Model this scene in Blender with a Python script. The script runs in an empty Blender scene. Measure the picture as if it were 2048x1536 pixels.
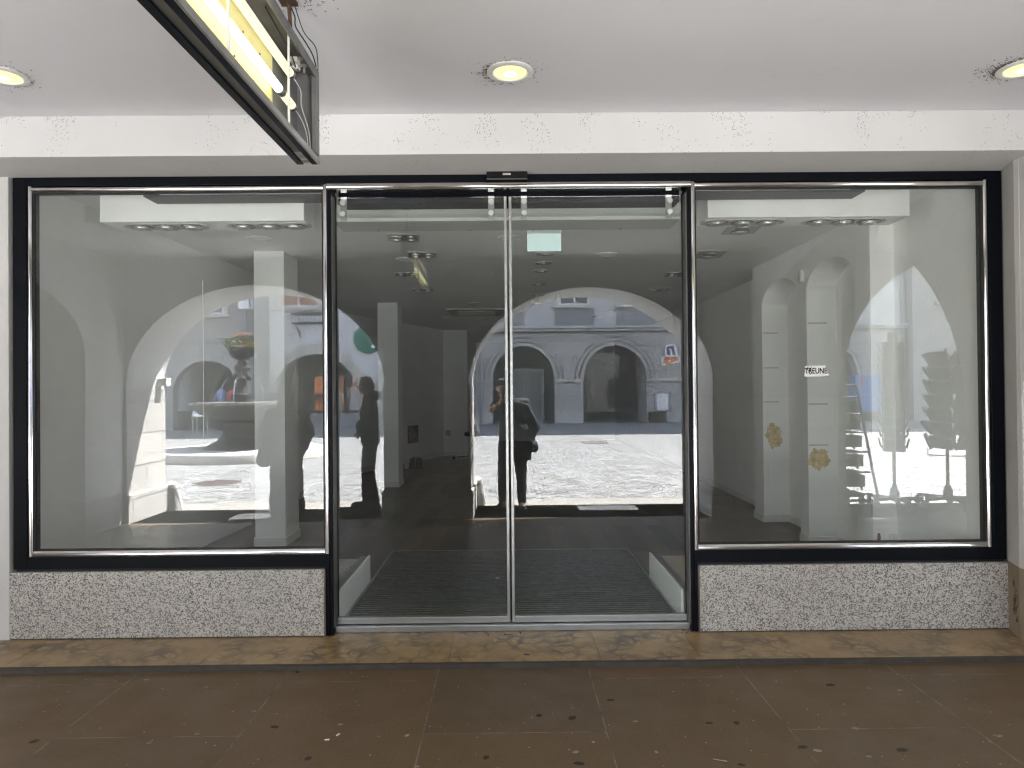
import bpy, math, random
from mathutils import Vector, Matrix, Euler, noise as mnoise
R = math.radians
random.seed(7)
scn = bpy.context.scene
COL = scn.collection
PI = math.pi

# ------------------------------------------------------------------ mesh builder
class MB:
    def __init__(s):
        s.v = []; s.f = []; s.mi = []; s.m = 0
    def add(s, vs, fs):
        o = len(s.v); s.v += [tuple(p) for p in vs]
        for f in fs:
            s.f.append(tuple(i + o for i in f)); s.mi.append(s.m)
        return s
    def box(s, x0, x1, y0, y1, z0, z1):
        v = [(x, y, z) for z in (z0, z1) for y in (y0, y1) for x in (x0, x1)]
        return s.add(v, [(0, 2, 3, 1), (4, 5, 7, 6), (0, 1, 5, 4), (2, 6, 7, 3), (0, 4, 6, 2), (1, 3, 7, 5)])
    def obox(s, c, sx, sy, sz, rot=(0, 0, 0)):
        m = Euler(rot).to_matrix(); c = Vector(c)
        v = [c + m @ Vector((x * sx / 2, y * sy / 2, z * sz / 2)) for z in (-1, 1) for y in (-1, 1) for x in (-1, 1)]
        return s.add(v, [(0, 2, 3, 1), (4, 5, 7, 6), (0, 1, 5, 4), (2, 6, 7, 3), (0, 4, 6, 2), (1, 3, 7, 5)])
    def quad(s, *p):
        return s.add(p, [tuple(range(len(p)))])
    def tube(s, pts, r, n=10, caps=True, rad=None):
        pts = [Vector(p) for p in pts]; N = len(pts); rings = []
        up = Vector((0, 0, 1))
        for i, p in enumerate(pts):
            d = (pts[min(i + 1, N - 1)] - pts[max(i - 1, 0)])
            if d.length < 1e-9: d = Vector((0, 0, 1))
            d.normalize()
            a = d.cross(up)
            if a.length < 1e-3: a = d.cross(Vector((0, 1, 0)))
            a.normalize(); b = d.cross(a)
            rr = rad[i] if rad else r
            rings.append([p + (a * math.cos(2 * PI * k / n) + b * math.sin(2 * PI * k / n)) * rr for k in range(n)])
        v = [q for rg in rings for q in rg]; f = []
        for i in range(N - 1):
            for k in range(n):
                k2 = (k + 1) % n
                f.append((i * n + k, i * n + k2, (i + 1) * n + k2, (i + 1) * n + k))
        if caps:
            f.append(tuple(range(n))[::-1]); f.append(tuple((N - 1) * n + k for k in range(n)))
        return s.add(v, f)
    def lathe(s, prof, c=(0, 0, 0), n=32, axis='z', caps=False):
        v = []; f = []; c = Vector(c)
        for (r, h) in prof:
            for k in range(n):
                a = 2 * PI * k / n
                q = (r * math.cos(a), r * math.sin(a), h)
                if axis == 'y': q = (q[0], q[2], q[1])
                if axis == 'x': q = (q[2], q[0], q[1])
                v.append(c + Vector(q))
        N = len(prof)
        for i in range(N - 1):
            for k in range(n):
                k2 = (k + 1) % n
                f.append((i * n + k, i * n + k2, (i + 1) * n + k2, (i + 1) * n + k))
        if caps:
            f.append(tuple(range(n))[::-1]); f.append(tuple((N - 1) * n + k for k in range(n)))
        return s.add(v, f)
    def ell(s, c, r, rot=(0, 0, 0), nu=18, nv=12):
        m = Euler(rot).to_matrix(); c = Vector(c); v = []; f = []
        for j in range(nv + 1):
            t = PI * j / nv
            for k in range(nu):
                a = 2 * PI * k / nu
                v.append(c + m @ Vector((r[0] * math.sin(t) * math.cos(a), r[1] * math.sin(t) * math.sin(a), r[2] * math.cos(t))))
        for j in range(nv):
            for k in range(nu):
                k2 = (k + 1) % nu
                f.append((j * nu + k, (j + 1) * nu + k, (j + 1) * nu + k2, j * nu + k2))
        return s.add(v, f)
    def cap(s, a, b, ra, rb, n=14):
        a = Vector(a); b = Vector(b); d = b - a; L = max(d.length, 1e-6); d.normalize()
        pts = []; rad = []
        for t in (0.02, .3, .6, .85): pts.append(a - d * ra * math.cos(t * PI / 2)); rad.append(ra * math.sin(t * PI / 2))
        pts.append(a); rad.append(ra); pts.append(a + d * L * .5); rad.append((ra + rb) / 2); pts.append(b); rad.append(rb)
        for t in (.85, .6, .3, .02): pts.append(b + d * rb * math.cos(t * PI / 2)); rad.append(rb * math.sin(t * PI / 2))
        return s.tube(pts, 0, n, True, rad)
    def prism(s, poly, lo, hi, ax='y'):
        def q(p, h):
            return {'y': (p[0], h, p[1]), 'x': (h, p[0], p[1]), 'z': (p[0], p[1], h)}[ax]
        n = len(poly); v = [q(p, lo) for p in poly] + [q(p, hi) for p in poly]
        f = [tuple(range(n)), tuple(range(2 * n - 1, n - 1, -1))]
        for i in range(n):
            j = (i + 1) % n; f.append((i, i + n, j + n, j))
        return s.add(v, f)
    def arch(s, u0, u1, z0, z1, ops, lo, hi, fn=None, seg=56, back=True):
        """wall in the u-z plane between depths lo and hi with arched openings (centre, half width, spring, rise, sill)"""
        fn = fn or (lambda u, z, d: (u, d, z))
        ops = sorted(ops); xs = u0
        def q(pts):
            s.add([fn(u, z, lo) for u, z in pts], [tuple(range(len(pts)))])
            if back: s.add([fn(u, z, hi) for u, z in pts], [tuple(range(len(pts)))[::-1]])
        for (c, h, sp, rise, sill) in ops:
            q([(xs, z0), (c - h, z0), (c - h, z1), (xs, z1)])
            if sill > z0: q([(c - h, z0), (c + h, z0), (c + h, sill), (c - h, sill)])
            cv = [(c - h * math.cos(PI * k / seg), sp + rise * math.sin(PI * k / seg)) for k in range(seg + 1)]
            for (a, b) in zip(cv, cv[1:]):
                q([a, b, (b[0], z1), (a[0], z1)])
            path = [(c - h, max(z0, sill))] + cv + [(c + h, max(z0, sill))]
            v = [fn(u, z, lo) for u, z in path] + [fn(u, z, hi) for u, z in path]; n = len(path)
            s.add(v, [(i, i + n, i + 1 + n, i + 1) for i in range(n - 1)])
            if sill > z0:
                s.add([fn(c - h, sill, lo), fn(c + h, sill, lo), fn(c + h, sill, hi), fn(c - h, sill, hi)], [(0, 1, 2, 3)])
            xs = c + h
        q([(xs, z0), (u1, z0), (u1, z1), (xs, z1)])
        for (a, b) in (((u0, z0), (u0, z1)), ((u1, z1), (u1, z0)), ((u0, z1), (u1, z1))):
            s.add([fn(*a, lo), fn(*b, lo), fn(*b, hi), fn(*a, hi)], [(0, 1, 2, 3)])
        return s
    def archtrim(s, c, h, sp, rise, w, lo, hi, seg=48, fn=None, foot=None):
        fn = fn or (lambda u, z, d: (u, d, z))
        a = [(c - h * math.cos(PI * k / seg), sp + rise * math.sin(PI * k / seg)) for k in range(seg + 1)]
        b = [(c - (h + w) * math.cos(PI * k / seg), sp + (rise + w) * math.sin(PI * k / seg)) for k in range(seg + 1)]
        if foot is not None:
            a = [(c - h, foot)] + a + [(c + h, foot)]; b = [(c - h - w, foot)] + b + [(c + h + w, foot)]
        for i in range(len(a) - 1):
            P = [a[i], a[i + 1], b[i + 1], b[i]]
            v = [fn(u, z, lo) for u, z in P] + [fn(u, z, hi) for u, z in P]
            s.add(v, [(0, 1, 2, 3), (7, 6, 5, 4), (0, 4, 5, 1), (2, 6, 7, 3), (1, 5, 6, 2), (0, 3, 7, 4)])
        return s
    def mesh(s, name, mats, smooth=False):
        me = bpy.data.meshes.new(name); me.from_pydata(s.v, [], s.f)
        for m in (mats if isinstance(mats, (list, tuple)) else [mats]): me.materials.append(m)
        if s.m or any(s.mi): me.polygons.foreach_set('material_index', s.mi)
        me.validate(); me.update()
        if smooth:
            me.polygons.foreach_set('use_smooth', [True] * len(me.polygons))
            try: me.set_sharp_from_angle(angle=R(38))
            except Exception: pass
        return me

def link(o):
    COL.objects.link(o); return o
def thing(name, label, cat, loc=(0, 0, 0), group=None):
    o = link(bpy.data.objects.new(name, None)); o.location = loc; o.empty_display_size = .1
    o['label'] = label; o['category'] = cat
    if group: o['group'] = group
    return o
def bev(o, w, n=2):
    m = o.modifiers.new('edge', 'BEVEL'); m.width = w; m.segments = n; m.limit_method = 'ANGLE'; m.angle_limit = R(40)
    return o
def part(name, mb, mats, parent, label=None, smooth=False, bevel=0):
    if isinstance(mb, MB): me = mb.mesh(name, mats, smooth)
    else:
        me = mb
        if mats is not None: me.materials.clear(); me.materials.append(mats)
    o = link(bpy.data.objects.new(name, me))
    root = parent; t = Vector((0, 0, 0))
    while root is not None: t += Vector(root.location); root = root.parent
    o.parent = parent
    # parts are drawn in world coordinates: undo the offset of the parent chain
    base = parent
    while base.parent is not None: base = base.parent
    if parent is base: o.matrix_parent_inverse = Matrix.Translation(-Vector(base.location))
    if label: o['label'] = label
    if bevel: bev(o, bevel)
    return o
def solo(name, mb, mats, label, cat, group=None, smooth=False, bevel=0):
    o = link(bpy.data.objects.new(name, mb.mesh(name, mats, smooth)))
    o['label'] = label; o['category'] = cat
    if group: o['group'] = group
    if bevel: bev(o, bevel)
    return o
def struct(name, mb, mats, kind='structure', smooth=False):
    o = link(bpy.data.objects.new(name, mb.mesh(name, mats, smooth))); o['kind'] = kind
    return o
def dup(root, delta, label, group=None):
    def cp(o, par):
        c = o.copy(); link(c)
        if par is not None: c.parent = par
        for ch in [k for k in bpy.data.objects if k.parent is o]: cp(ch, c)
        return c
    r = cp(root, None); r.location = Vector(root.location) + Vector(delta); r['label'] = label
    if group: r['group'] = group
    return r
def textmesh(txt, size, loc, rot=(PI / 2, 0, 0), ext=.001, sx=1.0, bold=0.0):
    cu = bpy.data.curves.new('lettering', 'FONT'); cu.body = txt; cu.size = size; cu.extrude = ext
    cu.offset = bold; cu.align_x = 'CENTER'; cu.align_y = 'CENTER'
    o = link(bpy.data.objects.new('lettering', cu))
    dg = bpy.context.evaluated_depsgraph_get()
    me = bpy.data.meshes.new_from_object(o.evaluated_get(dg))
    bpy.data.objects.remove(o); bpy.data.curves.remove(cu)
    me.transform(Matrix.Translation(Vector(loc)) @ Euler(rot).to_matrix().to_4x4() @ Matrix.Scale(sx, 4, (1, 0, 0)))
    return me

# ------------------------------------------------------------------ materials
class NT:
    def __init__(s, name):
        s.mat = bpy.data.materials.new(name); s.mat.use_nodes = True
        s.t = s.mat.node_tree; s.n = s.t.nodes
        s.b = s.n['Principled BSDF']; s.out = s.n['Material Output']
        s._c = None
    def node(s, ty, **kw):
        n = s.n.new(ty)
        for k, v in kw.items(): setattr(n, k, v)
        return n
    def l(s, a, b): s.t.links.new(a, b)
    def co(s):
        if s._c is None: s._c = s.node('ShaderNodeTexCoord').outputs['Object']
        return s._c
    def setin(s, n, k, v):
        if hasattr(v, 'links') or hasattr(v, 'is_linked'): s.l(v, n.inputs[k])
        else: n.inputs[k].default_value = v
    def noise(s, scale, detail=4, rough=.55, vec=None, dist=0):
        n = s.node('ShaderNodeTexNoise'); n.inputs['Scale'].default_value = scale; n.inputs['Detail'].default_value = detail
        n.inputs['Roughness'].default_value = rough; n.inputs['Distortion'].default_value = dist
        s.l(vec or s.co(), n.inputs['Vector']); return n.outputs['Fac']
    def vor(s, scale, feature='F1', out='Distance', vec=None, rnd=1):
        n = s.node('ShaderNodeTexVoronoi', feature=feature); n.inputs['Scale'].default_value = scale
        n.inputs['Randomness'].default_value = rnd
        s.l(vec or s.co(), n.inputs['Vector']); return n.outputs[out]
    def ramp(s, fac, stops, interp='LINEAR'):
        n = s.node('ShaderNodeValToRGB'); n.color_ramp.interpolation = interp
        e = n.color_ramp.elements
        while len(e) < len(stops): e.new(.5)
        for i, (p, c) in enumerate(stops):
            e[i].position = p; e[i].color = (c, c, c, 1) if not isinstance(c, tuple) else (*c, 1)
        s.l(fac, n.inputs['Fac']); return n.outputs['Color']
    def mix(s, a, b, fac, mode='MIX'):
        n = s.node('ShaderNodeMix', data_type='RGBA', blend_type=mode)
        def put(sock, v):
            if isinstance(v, (tuple, list)): sock.default_value = (*v[:3], 1)
            else: s.l(v, sock)
        put(n.inputs[6], a); put(n.inputs[7], b)
        if isinstance(fac, (int, float)): n.inputs[0].default_value = fac
        else: s.l(fac, n.inputs[0])
        return n.outputs[2]
    def math(s, op, a, b=None, c=None):
        n = s.node('ShaderNodeMath', operation=op)
        for i, v in enumerate((a, b, c)):
            if v is None: continue
            if isinstance(v, (int, float)): n.inputs[i].default_value = v
            else: s.l(v, n.inputs[i])
        return n.outputs[0]
    def map(s, scale=(1, 1, 1), rot=(0, 0, 0), loc=(0, 0, 0), vec=None):
        n = s.node('ShaderNodeMapping'); n.inputs['Scale'].default_value = scale; n.inputs['Rotation'].default_value = rot
        n.inputs['Location'].default_value = loc; s.l(vec or s.co(), n.inputs['Vector']); return n.outputs[0]
    def sep(s):
        n = s.node('ShaderNodeSeparateXYZ'); s.l(s.co(), n.inputs[0]); return n.outputs
    def brick(s, vec, bw, rh, mortar, c1=(1, 1, 1), c2=(.8, .8, .8), cm=(0, 0, 0), off=.5, sm=0.0):
        n = s.node('ShaderNodeTexBrick'); n.offset = off
        s.l(vec, n.inputs['Vector']); n.inputs['Scale'].default_value = 1
        n.inputs['Brick Width'].default_value = bw; n.inputs['Row Height'].default_value = rh
        n.inputs['Mortar Size'].default_value = mortar; n.inputs['Mortar Smooth'].default_value = sm
        n.inputs['Color1'].default_value = (*c1, 1); n.inputs['Color2'].default_value = (*c2, 1); n.inputs['Mortar'].default_value = (*cm, 1)
        return n
    def bump(s, h, strength=.3, dist=.01):
        n = s.node('ShaderNodeBump'); n.inputs['Strength'].default_value = strength; n.inputs['Distance'].default_value = dist
        s.l(h, n.inputs['Height']); s.l(n.outputs[0], s.b.inputs['Normal']); return s
    def col(s, c):
        if isinstance(c, (tuple, list)): s.b.inputs['Base Color'].default_value = (*c[:3], 1)
        else: s.l(c, s.b.inputs['Base Color'])
        return s
    def rough(s, r):
        if isinstance(r, (int, float)): s.b.inputs['Roughness'].default_value = r
        else: s.l(r, s.b.inputs['Roughness'])
        return s
def mul(c, k): return tuple(x * k for x in c)

def mat(name, c, rough=.6, metal=0, var=.12, scale=6, bump=0, bscale=60, spec=None, bdist=.004):
    m = NT(name); m.rough(rough); m.b.inputs['Metallic'].default_value = metal
    if spec is not None: m.b.inputs['Specular IOR Level'].default_value = spec
    if var:
        f = m.ramp(m.noise(scale, 6), [(.3, 0.0), (.7, 1.0)])
        m.col(m.mix(mul(c, 1 - var), mul(c, 1 + var), f))
    else: m.col(c)
    if bump: m.bump(m.noise(bscale, 4), bump, bdist)
    return m.mat
def emit(name, c, k):
    m = NT(name); m.col(mul(c, .12)); m.b.inputs['Emission Color'].default_value = (*c, 1); m.b.inputs['Emission Strength'].default_value = k
    return m.mat
def glass(name, base, tint, dust=.02):
    """clear pane: a mirror reflection that grows towards grazing, the rest passes through, plus a film of dust and smears"""
    m = NT(name); n = m.n; n.remove(m.b)
    lw = m.node('ShaderNodeLayerWeight'); lw.inputs['Blend'].default_value = .5
    f = m.math('MULTIPLY_ADD', m.math('POWER', lw.outputs['Facing'], 4.0), .8, base)
    outer = m.math('SUBTRACT', 1.0, m.node('ShaderNodeNewGeometry').outputs['Backfacing'])   # both surfaces' reflection is counted where a ray meets the pane
    f = m.math('MULTIPLY', f, outer)
    tr = m.node('ShaderNodeBsdfTransparent'); tr.inputs[0].default_value = (*tint, 1)
    gl = m.node('ShaderNodeBsdfGlossy'); gl.inputs['Roughness'].default_value = 0.0; gl.inputs['Color'].default_value = (.96, .97, .98, 1)
    mx = m.node('ShaderNodeMixShader'); m.l(f, mx.inputs[0]); m.l(tr.outputs[0], mx.inputs[1]); m.l(gl.outputs[0], mx.inputs[2])
    df = m.node('ShaderNodeBsdfDiffuse'); df.inputs[0].default_value = (.75, .75, .73, 1)
    a = m.ramp(m.noise(3.0, 8, .7), [(.35, .25), (.8, 1.0)])
    st = m.ramp(m.noise(9, 6, .7, m.map((6, 6, 1.1), (.0, .5, 0))), [(.66, 0.0), (.74, 1.0)])
    gate = m.ramp(m.noise(1.7, 3), [(.52, 0.0), (.66, 1.0)])
    sm = m.math('MULTIPLY', st, gate)
    d = m.math('MULTIPLY', m.math('MULTIPLY', m.math('MULTIPLY_ADD', sm, 1.6, a), dust), outer)
    m2 = m.node('ShaderNodeMixShader'); m.l(d, m2.inputs[0]); m.l(mx.outputs[0], m2.inputs[1]); m.l(df.outputs[0], m2.inputs[2])
    m.l(m2.outputs[0], m.out.inputs['Surface'])
    return m.mat

def m_ceiling():
    m = NT('ceiling plaster'); f = m.ramp(m.noise(.9, 5), [(.3, 0.0), (.7, 1.0)])
    c = m.mix((.70, .705, .745), (.745, .75, .785), f)
    fine = m.ramp(m.noise(2.3, 8, .7, m.map((1, 3, 1))), [(.62, 0.0), (.8, 1.0)])
    c = m.mix(c, (.50, .495, .49), m.math('MULTIPLY', fine, .35))
    m.col(c).rough(.85).bump(m.noise(35, 5), .08, .006); return m.mat
def m_fascia():
    """white painted beam with clusters of dark mould specks hanging from its top edge"""
    m = NT('fascia plaster'); x, y, z = m.sep()
    c = m.mix((.655, .65, .65), (.715, .71, .71), m.ramp(m.noise(1.3, 5), [(.3, 0.0), (.7, 1.0)]))
    top = m.ramp(m.math('DIVIDE', m.math('SUBTRACT', 3.262, z), .24), [(0, 1.0), (.3, .62), (.62, .25), (1, .12)])
    clus = m.ramp(m.noise(3.6, 3, .6, m.map((1, 1, .5))), [(.50, 0.0), (.60, 1.0)])
    dens = m.math('MULTIPLY', top, clus)
    v = m.vor(135, out='Distance'); k = m.vor(135, out='Color')
    s2 = m.node('ShaderNodeSeparateColor'); m.l(k, s2.inputs[0])
    keep = m.math('LESS_THAN', s2.outputs[0], m.math('MULTIPLY', dens, .80))
    size = m.math('MULTIPLY_ADD', m.math('POWER', s2.outputs[1], 2.5), .42, .12)
    dot = m.math('MULTIPLY', m.math('LESS_THAN', v, size), keep)
    c = m.mix(c, (.12, .10, .085), m.math('MULTIPLY', dot, .8))
    hair = m.math('LESS_THAN', m.math('ABSOLUTE', m.math('SUBTRACT', m.noise(2.1, 2, .5, None, 1.5), .5)), .0016)
    c = m.mix(c, (.35, .32, .3), m.math('MULTIPLY', hair, m.ramp(m.noise(1.1, 2), [(.60, 0.0), (.68, .45)])))
    m.col(c).rough(.85).bump(m.noise(60, 5), .12, .006); return m.mat
def m_wall_paint(name, c, dirt=.5, h0=None, dado=None):
    m = NT(name); x, y, z = m.sep()
    k = m.mix(mul(c, .93), mul(c, 1.04), m.ramp(m.noise(1.5, 6), [(.3, 0.0), (.7, 1.0)]))
    d = m.ramp(m.noise(7, 8, .75), [(.6, 0.0), (.78, 1.0)])
    k = m.mix(k, mul(c, .62), m.math('MULTIPLY', d, dirt))
    if dado:
        edge = m.math('GREATER_THAN', m.math('MULTIPLY_ADD', m.noise(14, 4), .012, dado[0] - .006), z)
        dc = m.mix(mul(dado[1], .82), mul(dado[1], 1.1), m.ramp(m.noise(4, 7, .7), [(.3, 0.0), (.7, 1.0)]))
        k = m.mix(k, dc, edge)
    m.col(k).rough(.88).bump(m.noise(45, 6), .2, .006); return m.mat
def m_granite():
    m = NT('speckled granite')
    v1 = m.vor(150, out='Color'); v2 = m.vor(250, out='Color')
    s1 = m.node('ShaderNodeSeparateColor'); m.l(v1, s1.inputs[0])
    s2 = m.node('ShaderNodeSeparateColor'); m.l(v2, s2.inputs[0])
    base = m.ramp(s1.outputs[0], [(0, (.012, .012, .015)), (.14, (.06, .06, .066)), (.25, (.22, .21, .20)), (.40, (.52, .495, .46)), (.72, (.64, .60, .545))], 'CONSTANT')
    fine = m.ramp(s2.outputs[0], [(0, (.10, .10, .11)), (.14, (.42, .41, .40)), (.6, (.62, .6, .57))], 'CONSTANT')
    c = m.mix(base, fine, .22)
    c = m.mix(c, (.36, .34, .31), m.ramp(m.noise(1.6, 5), [(.35, 0.0), (.7, .30)]))
    st = m.ramp(m.noise(2.2, 6, .7, m.map((1.6, 1, .7))), [(.6, 0.0), (.75, 1.0)])
    c = m.mix(c, (.30, .24, .17), m.math('MULTIPLY', st, .5))
    m.col(c).rough(.32); return m.mat
def m_marble():
    m = NT('veined brown marble')
    w = m.node('ShaderNodeTexNoise'); w.inputs['Scale'].default_value = 5; w.inputs['Detail'].default_value = 5; m.l(m.co(), w.inputs['Vector'])
    vv = m.node('ShaderNodeVectorMath', operation='MULTIPLY_ADD'); m.l(w.outputs['Color'], vv.inputs[0]); vv.inputs[1].default_value = (.16, .16, .16); m.l(m.co(), vv.inputs[2])
    vein = m.vor(10, 'DISTANCE_TO_EDGE', 'Distance', vv.outputs[0])
    vein2 = m.vor(23, 'DISTANCE_TO_EDGE', 'Distance', vv.outputs[0])
    a = m.ramp(vein, [(0, 1.0), (.09, .85), (.2, 0.0)]); b = m.ramp(vein2, [(0, .9), (.11, 0.0)])
    gate = m.ramp(m.noise(4, 3), [(.42, 0.15), (.62, 1.0)])
    base = m.mix((.30, .20, .088), (.46, .315, .15), m.ramp(m.noise(3.2, 5), [(.3, 0.0), (.7, 1.0)]))
    k = m.math('MULTIPLY', m.math('MAXIMUM', a, b), gate)
    c = m.mix(base, (.075, .056, .035), m.math('MULTIPLY', k, .95))
    sn = m.node('ShaderNodeObjectInfo')
    c = m.mix(c, mul((.3, .22, .15), 1), m.math('MULTIPLY', sn.outputs['Random'], .35))
    d = m.ramp(m.noise(6, 8, .75), [(.58, 0.0), (.75, 1.0)]); c = m.mix(c, (.17, .14, .11), m.math('MULTIPLY', d, .5))
    m.col(c).rough(.36); return m.mat
def m_slabs():
    m = NT('dark brown paving slabs')
    vec = m.map((1, 1, 1), (0, 0, -PI / 2), (0.65 + 1.22 * 4, .455 + .872 * 8, 0))
    b = m.brick(vec, 1.22, .872, .0035, (1, 1, 1), (.0, .0, .0), (.5, .5, .5))
    tone = m.mix((.142, .090, .044), (.110, .077, .042), b.outputs['Color'])
    tone = m.mix(tone, mul((.14, .096, .055), 1), m.math('MULTIPLY', m.ramp(m.noise(1.6, 7, .65), [(.35, 0.0), (.75, 1.0)]), .55))
    tone = m.mix(tone, (.045, .036, .03), m.math('MULTIPLY', m.ramp(m.noise(70, 3, .6), [(.55, 0.0), (.72, 1.0)]), .55))
    def specks(sc, thr, sz, colr, tone, amt):
        v = m.vor(sc); k = m.vor(sc, out='Color'); s = m.node('ShaderNodeSeparateColor'); m.l(k, s.inputs[0])
        on = m.math('MULTIPLY', m.math('LESS_THAN', s.outputs[0], thr), m.math('LESS_THAN', v, m.math('MULTIPLY_ADD', s.outputs[1], sz, sz * .5)))
        return m.mix(tone, colr, m.math('MULTIPLY', on, amt))
    tone = specks(38, .10, .12, (.5, .47, .42), tone, .8)
    tone = specks(60, .16, .16, (.02, .016, .014), tone, .9)
    tone = specks(16, .05, .14, (.30, .28, .25), tone, .5)
    jn = m.ramp(m.noise(9, 4), [(.35, 0.0), (.6, 1.0)])
    joint = m.mix((.06, .05, .04), (.26, .22, .18), jn)
    c = m.mix(tone, joint, m.math('MULTIPLY', b.outputs['Fac'], .85))
    m.col(c).rough(m.ramp(m.noise(3, 5), [(.3, .34), (.7, .55)]))
    m.bump(m.math('MULTIPLY_ADD', b.outputs['Fac'], -1.0, m.math('MULTIPLY', m.noise(120, 3), .5)), .25, .004); return m.mat
def m_cobbles():
    m = NT('grey cobblestones')
    x, y, z = m.sep()
    # rows of small setts laid in waves
    wav = m.math('MULTIPLY', m.math('SINE', m.math('MULTIPLY', x, 2 * PI / 1.3)), .22)
    nx = m.noise(2.2, 2); ny = m.math('MULTIPLY_ADD', m.math('SUBTRACT', nx, .5), .25, m.math('ADD', y, wav))
    cb = m.node('ShaderNodeCombineXYZ'); m.l(x, cb.inputs[0]); m.l(ny, cb.inputs[1])
    b = m.brick(cb.outputs[0], .15, .13, .015, (1, 1, 1), (0, 0, 0), (.5, .5, .5), .5, .2)
    c = m.mix((.17, .17, .172), (.39, .39, .38), b.outputs['Color'])
    c = m.mix(c, (.29, .29, .29), m.ramp(m.noise(.6, 4), [(.35, 0.0), (.7, .5)]))
    grn = m.ramp(m.noise(1.4, 4), [(.52, 0.0), (.68, 1.0)])
    j = m.mix((.016, .016, .015), (.05, .085, .012), grn)
    row = m.ramp(m.noise(3.2, 3, .5, m.map((.7, 1.4, 1))), [(.44, .15), (.54, 1.0)])
    c = m.mix(c, j, m.math('MULTIPLY', m.math('MULTIPLY', b.outputs['Fac'], row), .85))
    m.col(c).rough(.75).bump(m.math('SUBTRACT', 1.0, b.outputs['Fac']), .6, .012); return m.mat
def m_planks():
    m = NT('dark plank flooring')
    vec = m.map((1, 1, 1), (0, 0, -PI / 2 + .0), (3, 5, 0))
    b = m.brick(vec, 1.3, .19, .0015, (1, 1, 1), (0, 0, 0), (.1, .1, .1), .37)
    c = m.mix((.030, .024, .020), (.16, .125, .10), b.outputs['Color'])
    g = m.noise(3, 6, .6, m.map((14, .8, 1))); c = m.mix(c, mul((.05, .04, .033), 1), m.ramp(g, [(.35, 0.0), (.7, .7)]))
    m.col(c).rough(.35); return m.mat
def m_facade(name, c, lines=None, joint=.03, dark=.72, rough=.85):
    m = NT(name)
    k = m.mix(mul(c, .9), mul(c, 1.07), m.ramp(m.noise(.7, 6, .65), [(.3, 0.0), (.7, 1.0)]))
    d = m.ramp(m.noise(2.6, 8, .75, m.map((1, 1, .5))), [(.6, 0.0), (.8, 1.0)]); k = m.mix(k, mul(c, .65), m.math('MULTIPLY', d, .4))
    if lines:
        x, y, z = m.sep()
        fr = m.math('FRACT', m.math('DIVIDE', z, lines[0]))
        on = m.math('MULTIPLY', m.math('LESS_THAN', fr, joint / lines[0]), m.math('LESS_THAN', z, lines[1]))
        k = m.mix(k, mul(c, dark), on)
    m.col(k).rough(rough).bump(m.noise(25, 5), .15, .01); return m.mat
def m_blocks(name, c):
    m = NT(name); x, y, z = m.sep()
    s = m.math('ADD', x, y); cb = m.node('ShaderNodeCombineXYZ'); m.l(s, cb.inputs[0]); m.l(m.math('ADD', z, .15), cb.inputs[1])
    b = m.brick(cb.outputs[0], .85, .41, .008, (1, 1, 1), (0, 0, 0), (.3, .3, .3))
    k = m.mix(mul(c, .88), mul(c, 1.06), b.outputs['Color'])
    k = m.mix(k, mul(c, .8), m.ramp(m.noise(5, 7, .7), [(.45, 0.0), (.75, .6)]))
    k = m.mix(k, mul(c, .35), b.outputs['Fac'])
    m.col(k).rough(.85).bump(m.math('SUBTRACT', m.math('MULTIPLY', m.noise(40, 4), .3), b.outputs['Fac']), .35, .01); return m.mat

M = {}
M['ceil'] = m_ceiling(); M['fascia'] = m_fascia(); M['granite'] = m_granite(); M['marble'] = m_marble()
M['slabs'] = m_slabs(); M['cobbles'] = m_cobbles(); M['planks'] = m_planks()
M['plaster'] = m_wall_paint('white plaster', (.62, .61, .60), .45)
M['jamb'] = m_wall_paint('painted plaster with beige dado', (.62, .605, .59), .5, dado=(.45, (.29, .235, .165)))
M['arcade'] = m_wall_paint('white arcade plaster', (.64, .64, .64), .25, dado=(.36, (.35, .34, .325)))
M['blocks'] = m_blocks('pale stone blocks', (.55, .53, .50))
M['bandstone'] = mat('dark worn stone band', (.055, .047, .038), .6, 0, .25, 12, .2)
M['kerb'] = mat('pale pavement slabs', (.31, .295, .265), .8, 0, .15, 5, .2)
M['black'] = mat('black coated aluminium', (.0035, .0046, .0072), .45, 0, .25, 3, spec=.12)
M['chrome'] = mat('polished steel trim', (.80, .79, .78), .10, 1, .08, 9)
M['steel'] = mat('brushed steel', (.66, .65, .63), .4, .6, .12, 14)
M['alu'] = mat('grey aluminium', (.42, .43, .42), .38, 1, .1, 8)
M['darkmetal'] = mat('dull grey sheet metal', (.20, .20, .20), .5, .2, .25, 5)
M['liner'] = mat('dull grey aluminium', (.17, .17, .165), .5, .3, .25, 4)
M['gasket'] = mat('black rubber gasket', (.008, .008, .008), .7, 0, 0)
M['winglass'] = glass('window glass', .086, (.974, .988, .980), .05)
M['doorglass'] = glass('door glass', .074, (.938, .962, .950), .03)
M['white'] = mat('white wall paint', (.92, .92, .91), .75, 0, .03, 2)
M['whitepl'] = mat('white plastic', (.78, .78, .77), .35, 0, .03, 5)
M['inceil'] = mat('shop ceiling paint', (.88, .88, .87), .8, 0, .04, 1)
M['trimgrey'] = mat('warm grey spotlight trim', (.50, .49, .46), .45, 0, .05, 5)
M['reflector'] = mat('silver reflector', (.55, .55, .54), .38, .8, .05, 5)
M['holedark'] = mat('dark recess', (.03, .03, .03), .7, 0, 0)
M['mat'] = mat('black mat insert', (.012, .012, .012), .9, 0, .3, 40, .3, 200)
M['matbar'] = mat('aluminium mat bar', (.095, .10, .10), .5, .4, .35, 20)
M['gum_d'] = mat('dark trodden gum', (.036, .029, .023), .7, 0, .3, 60)
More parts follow.
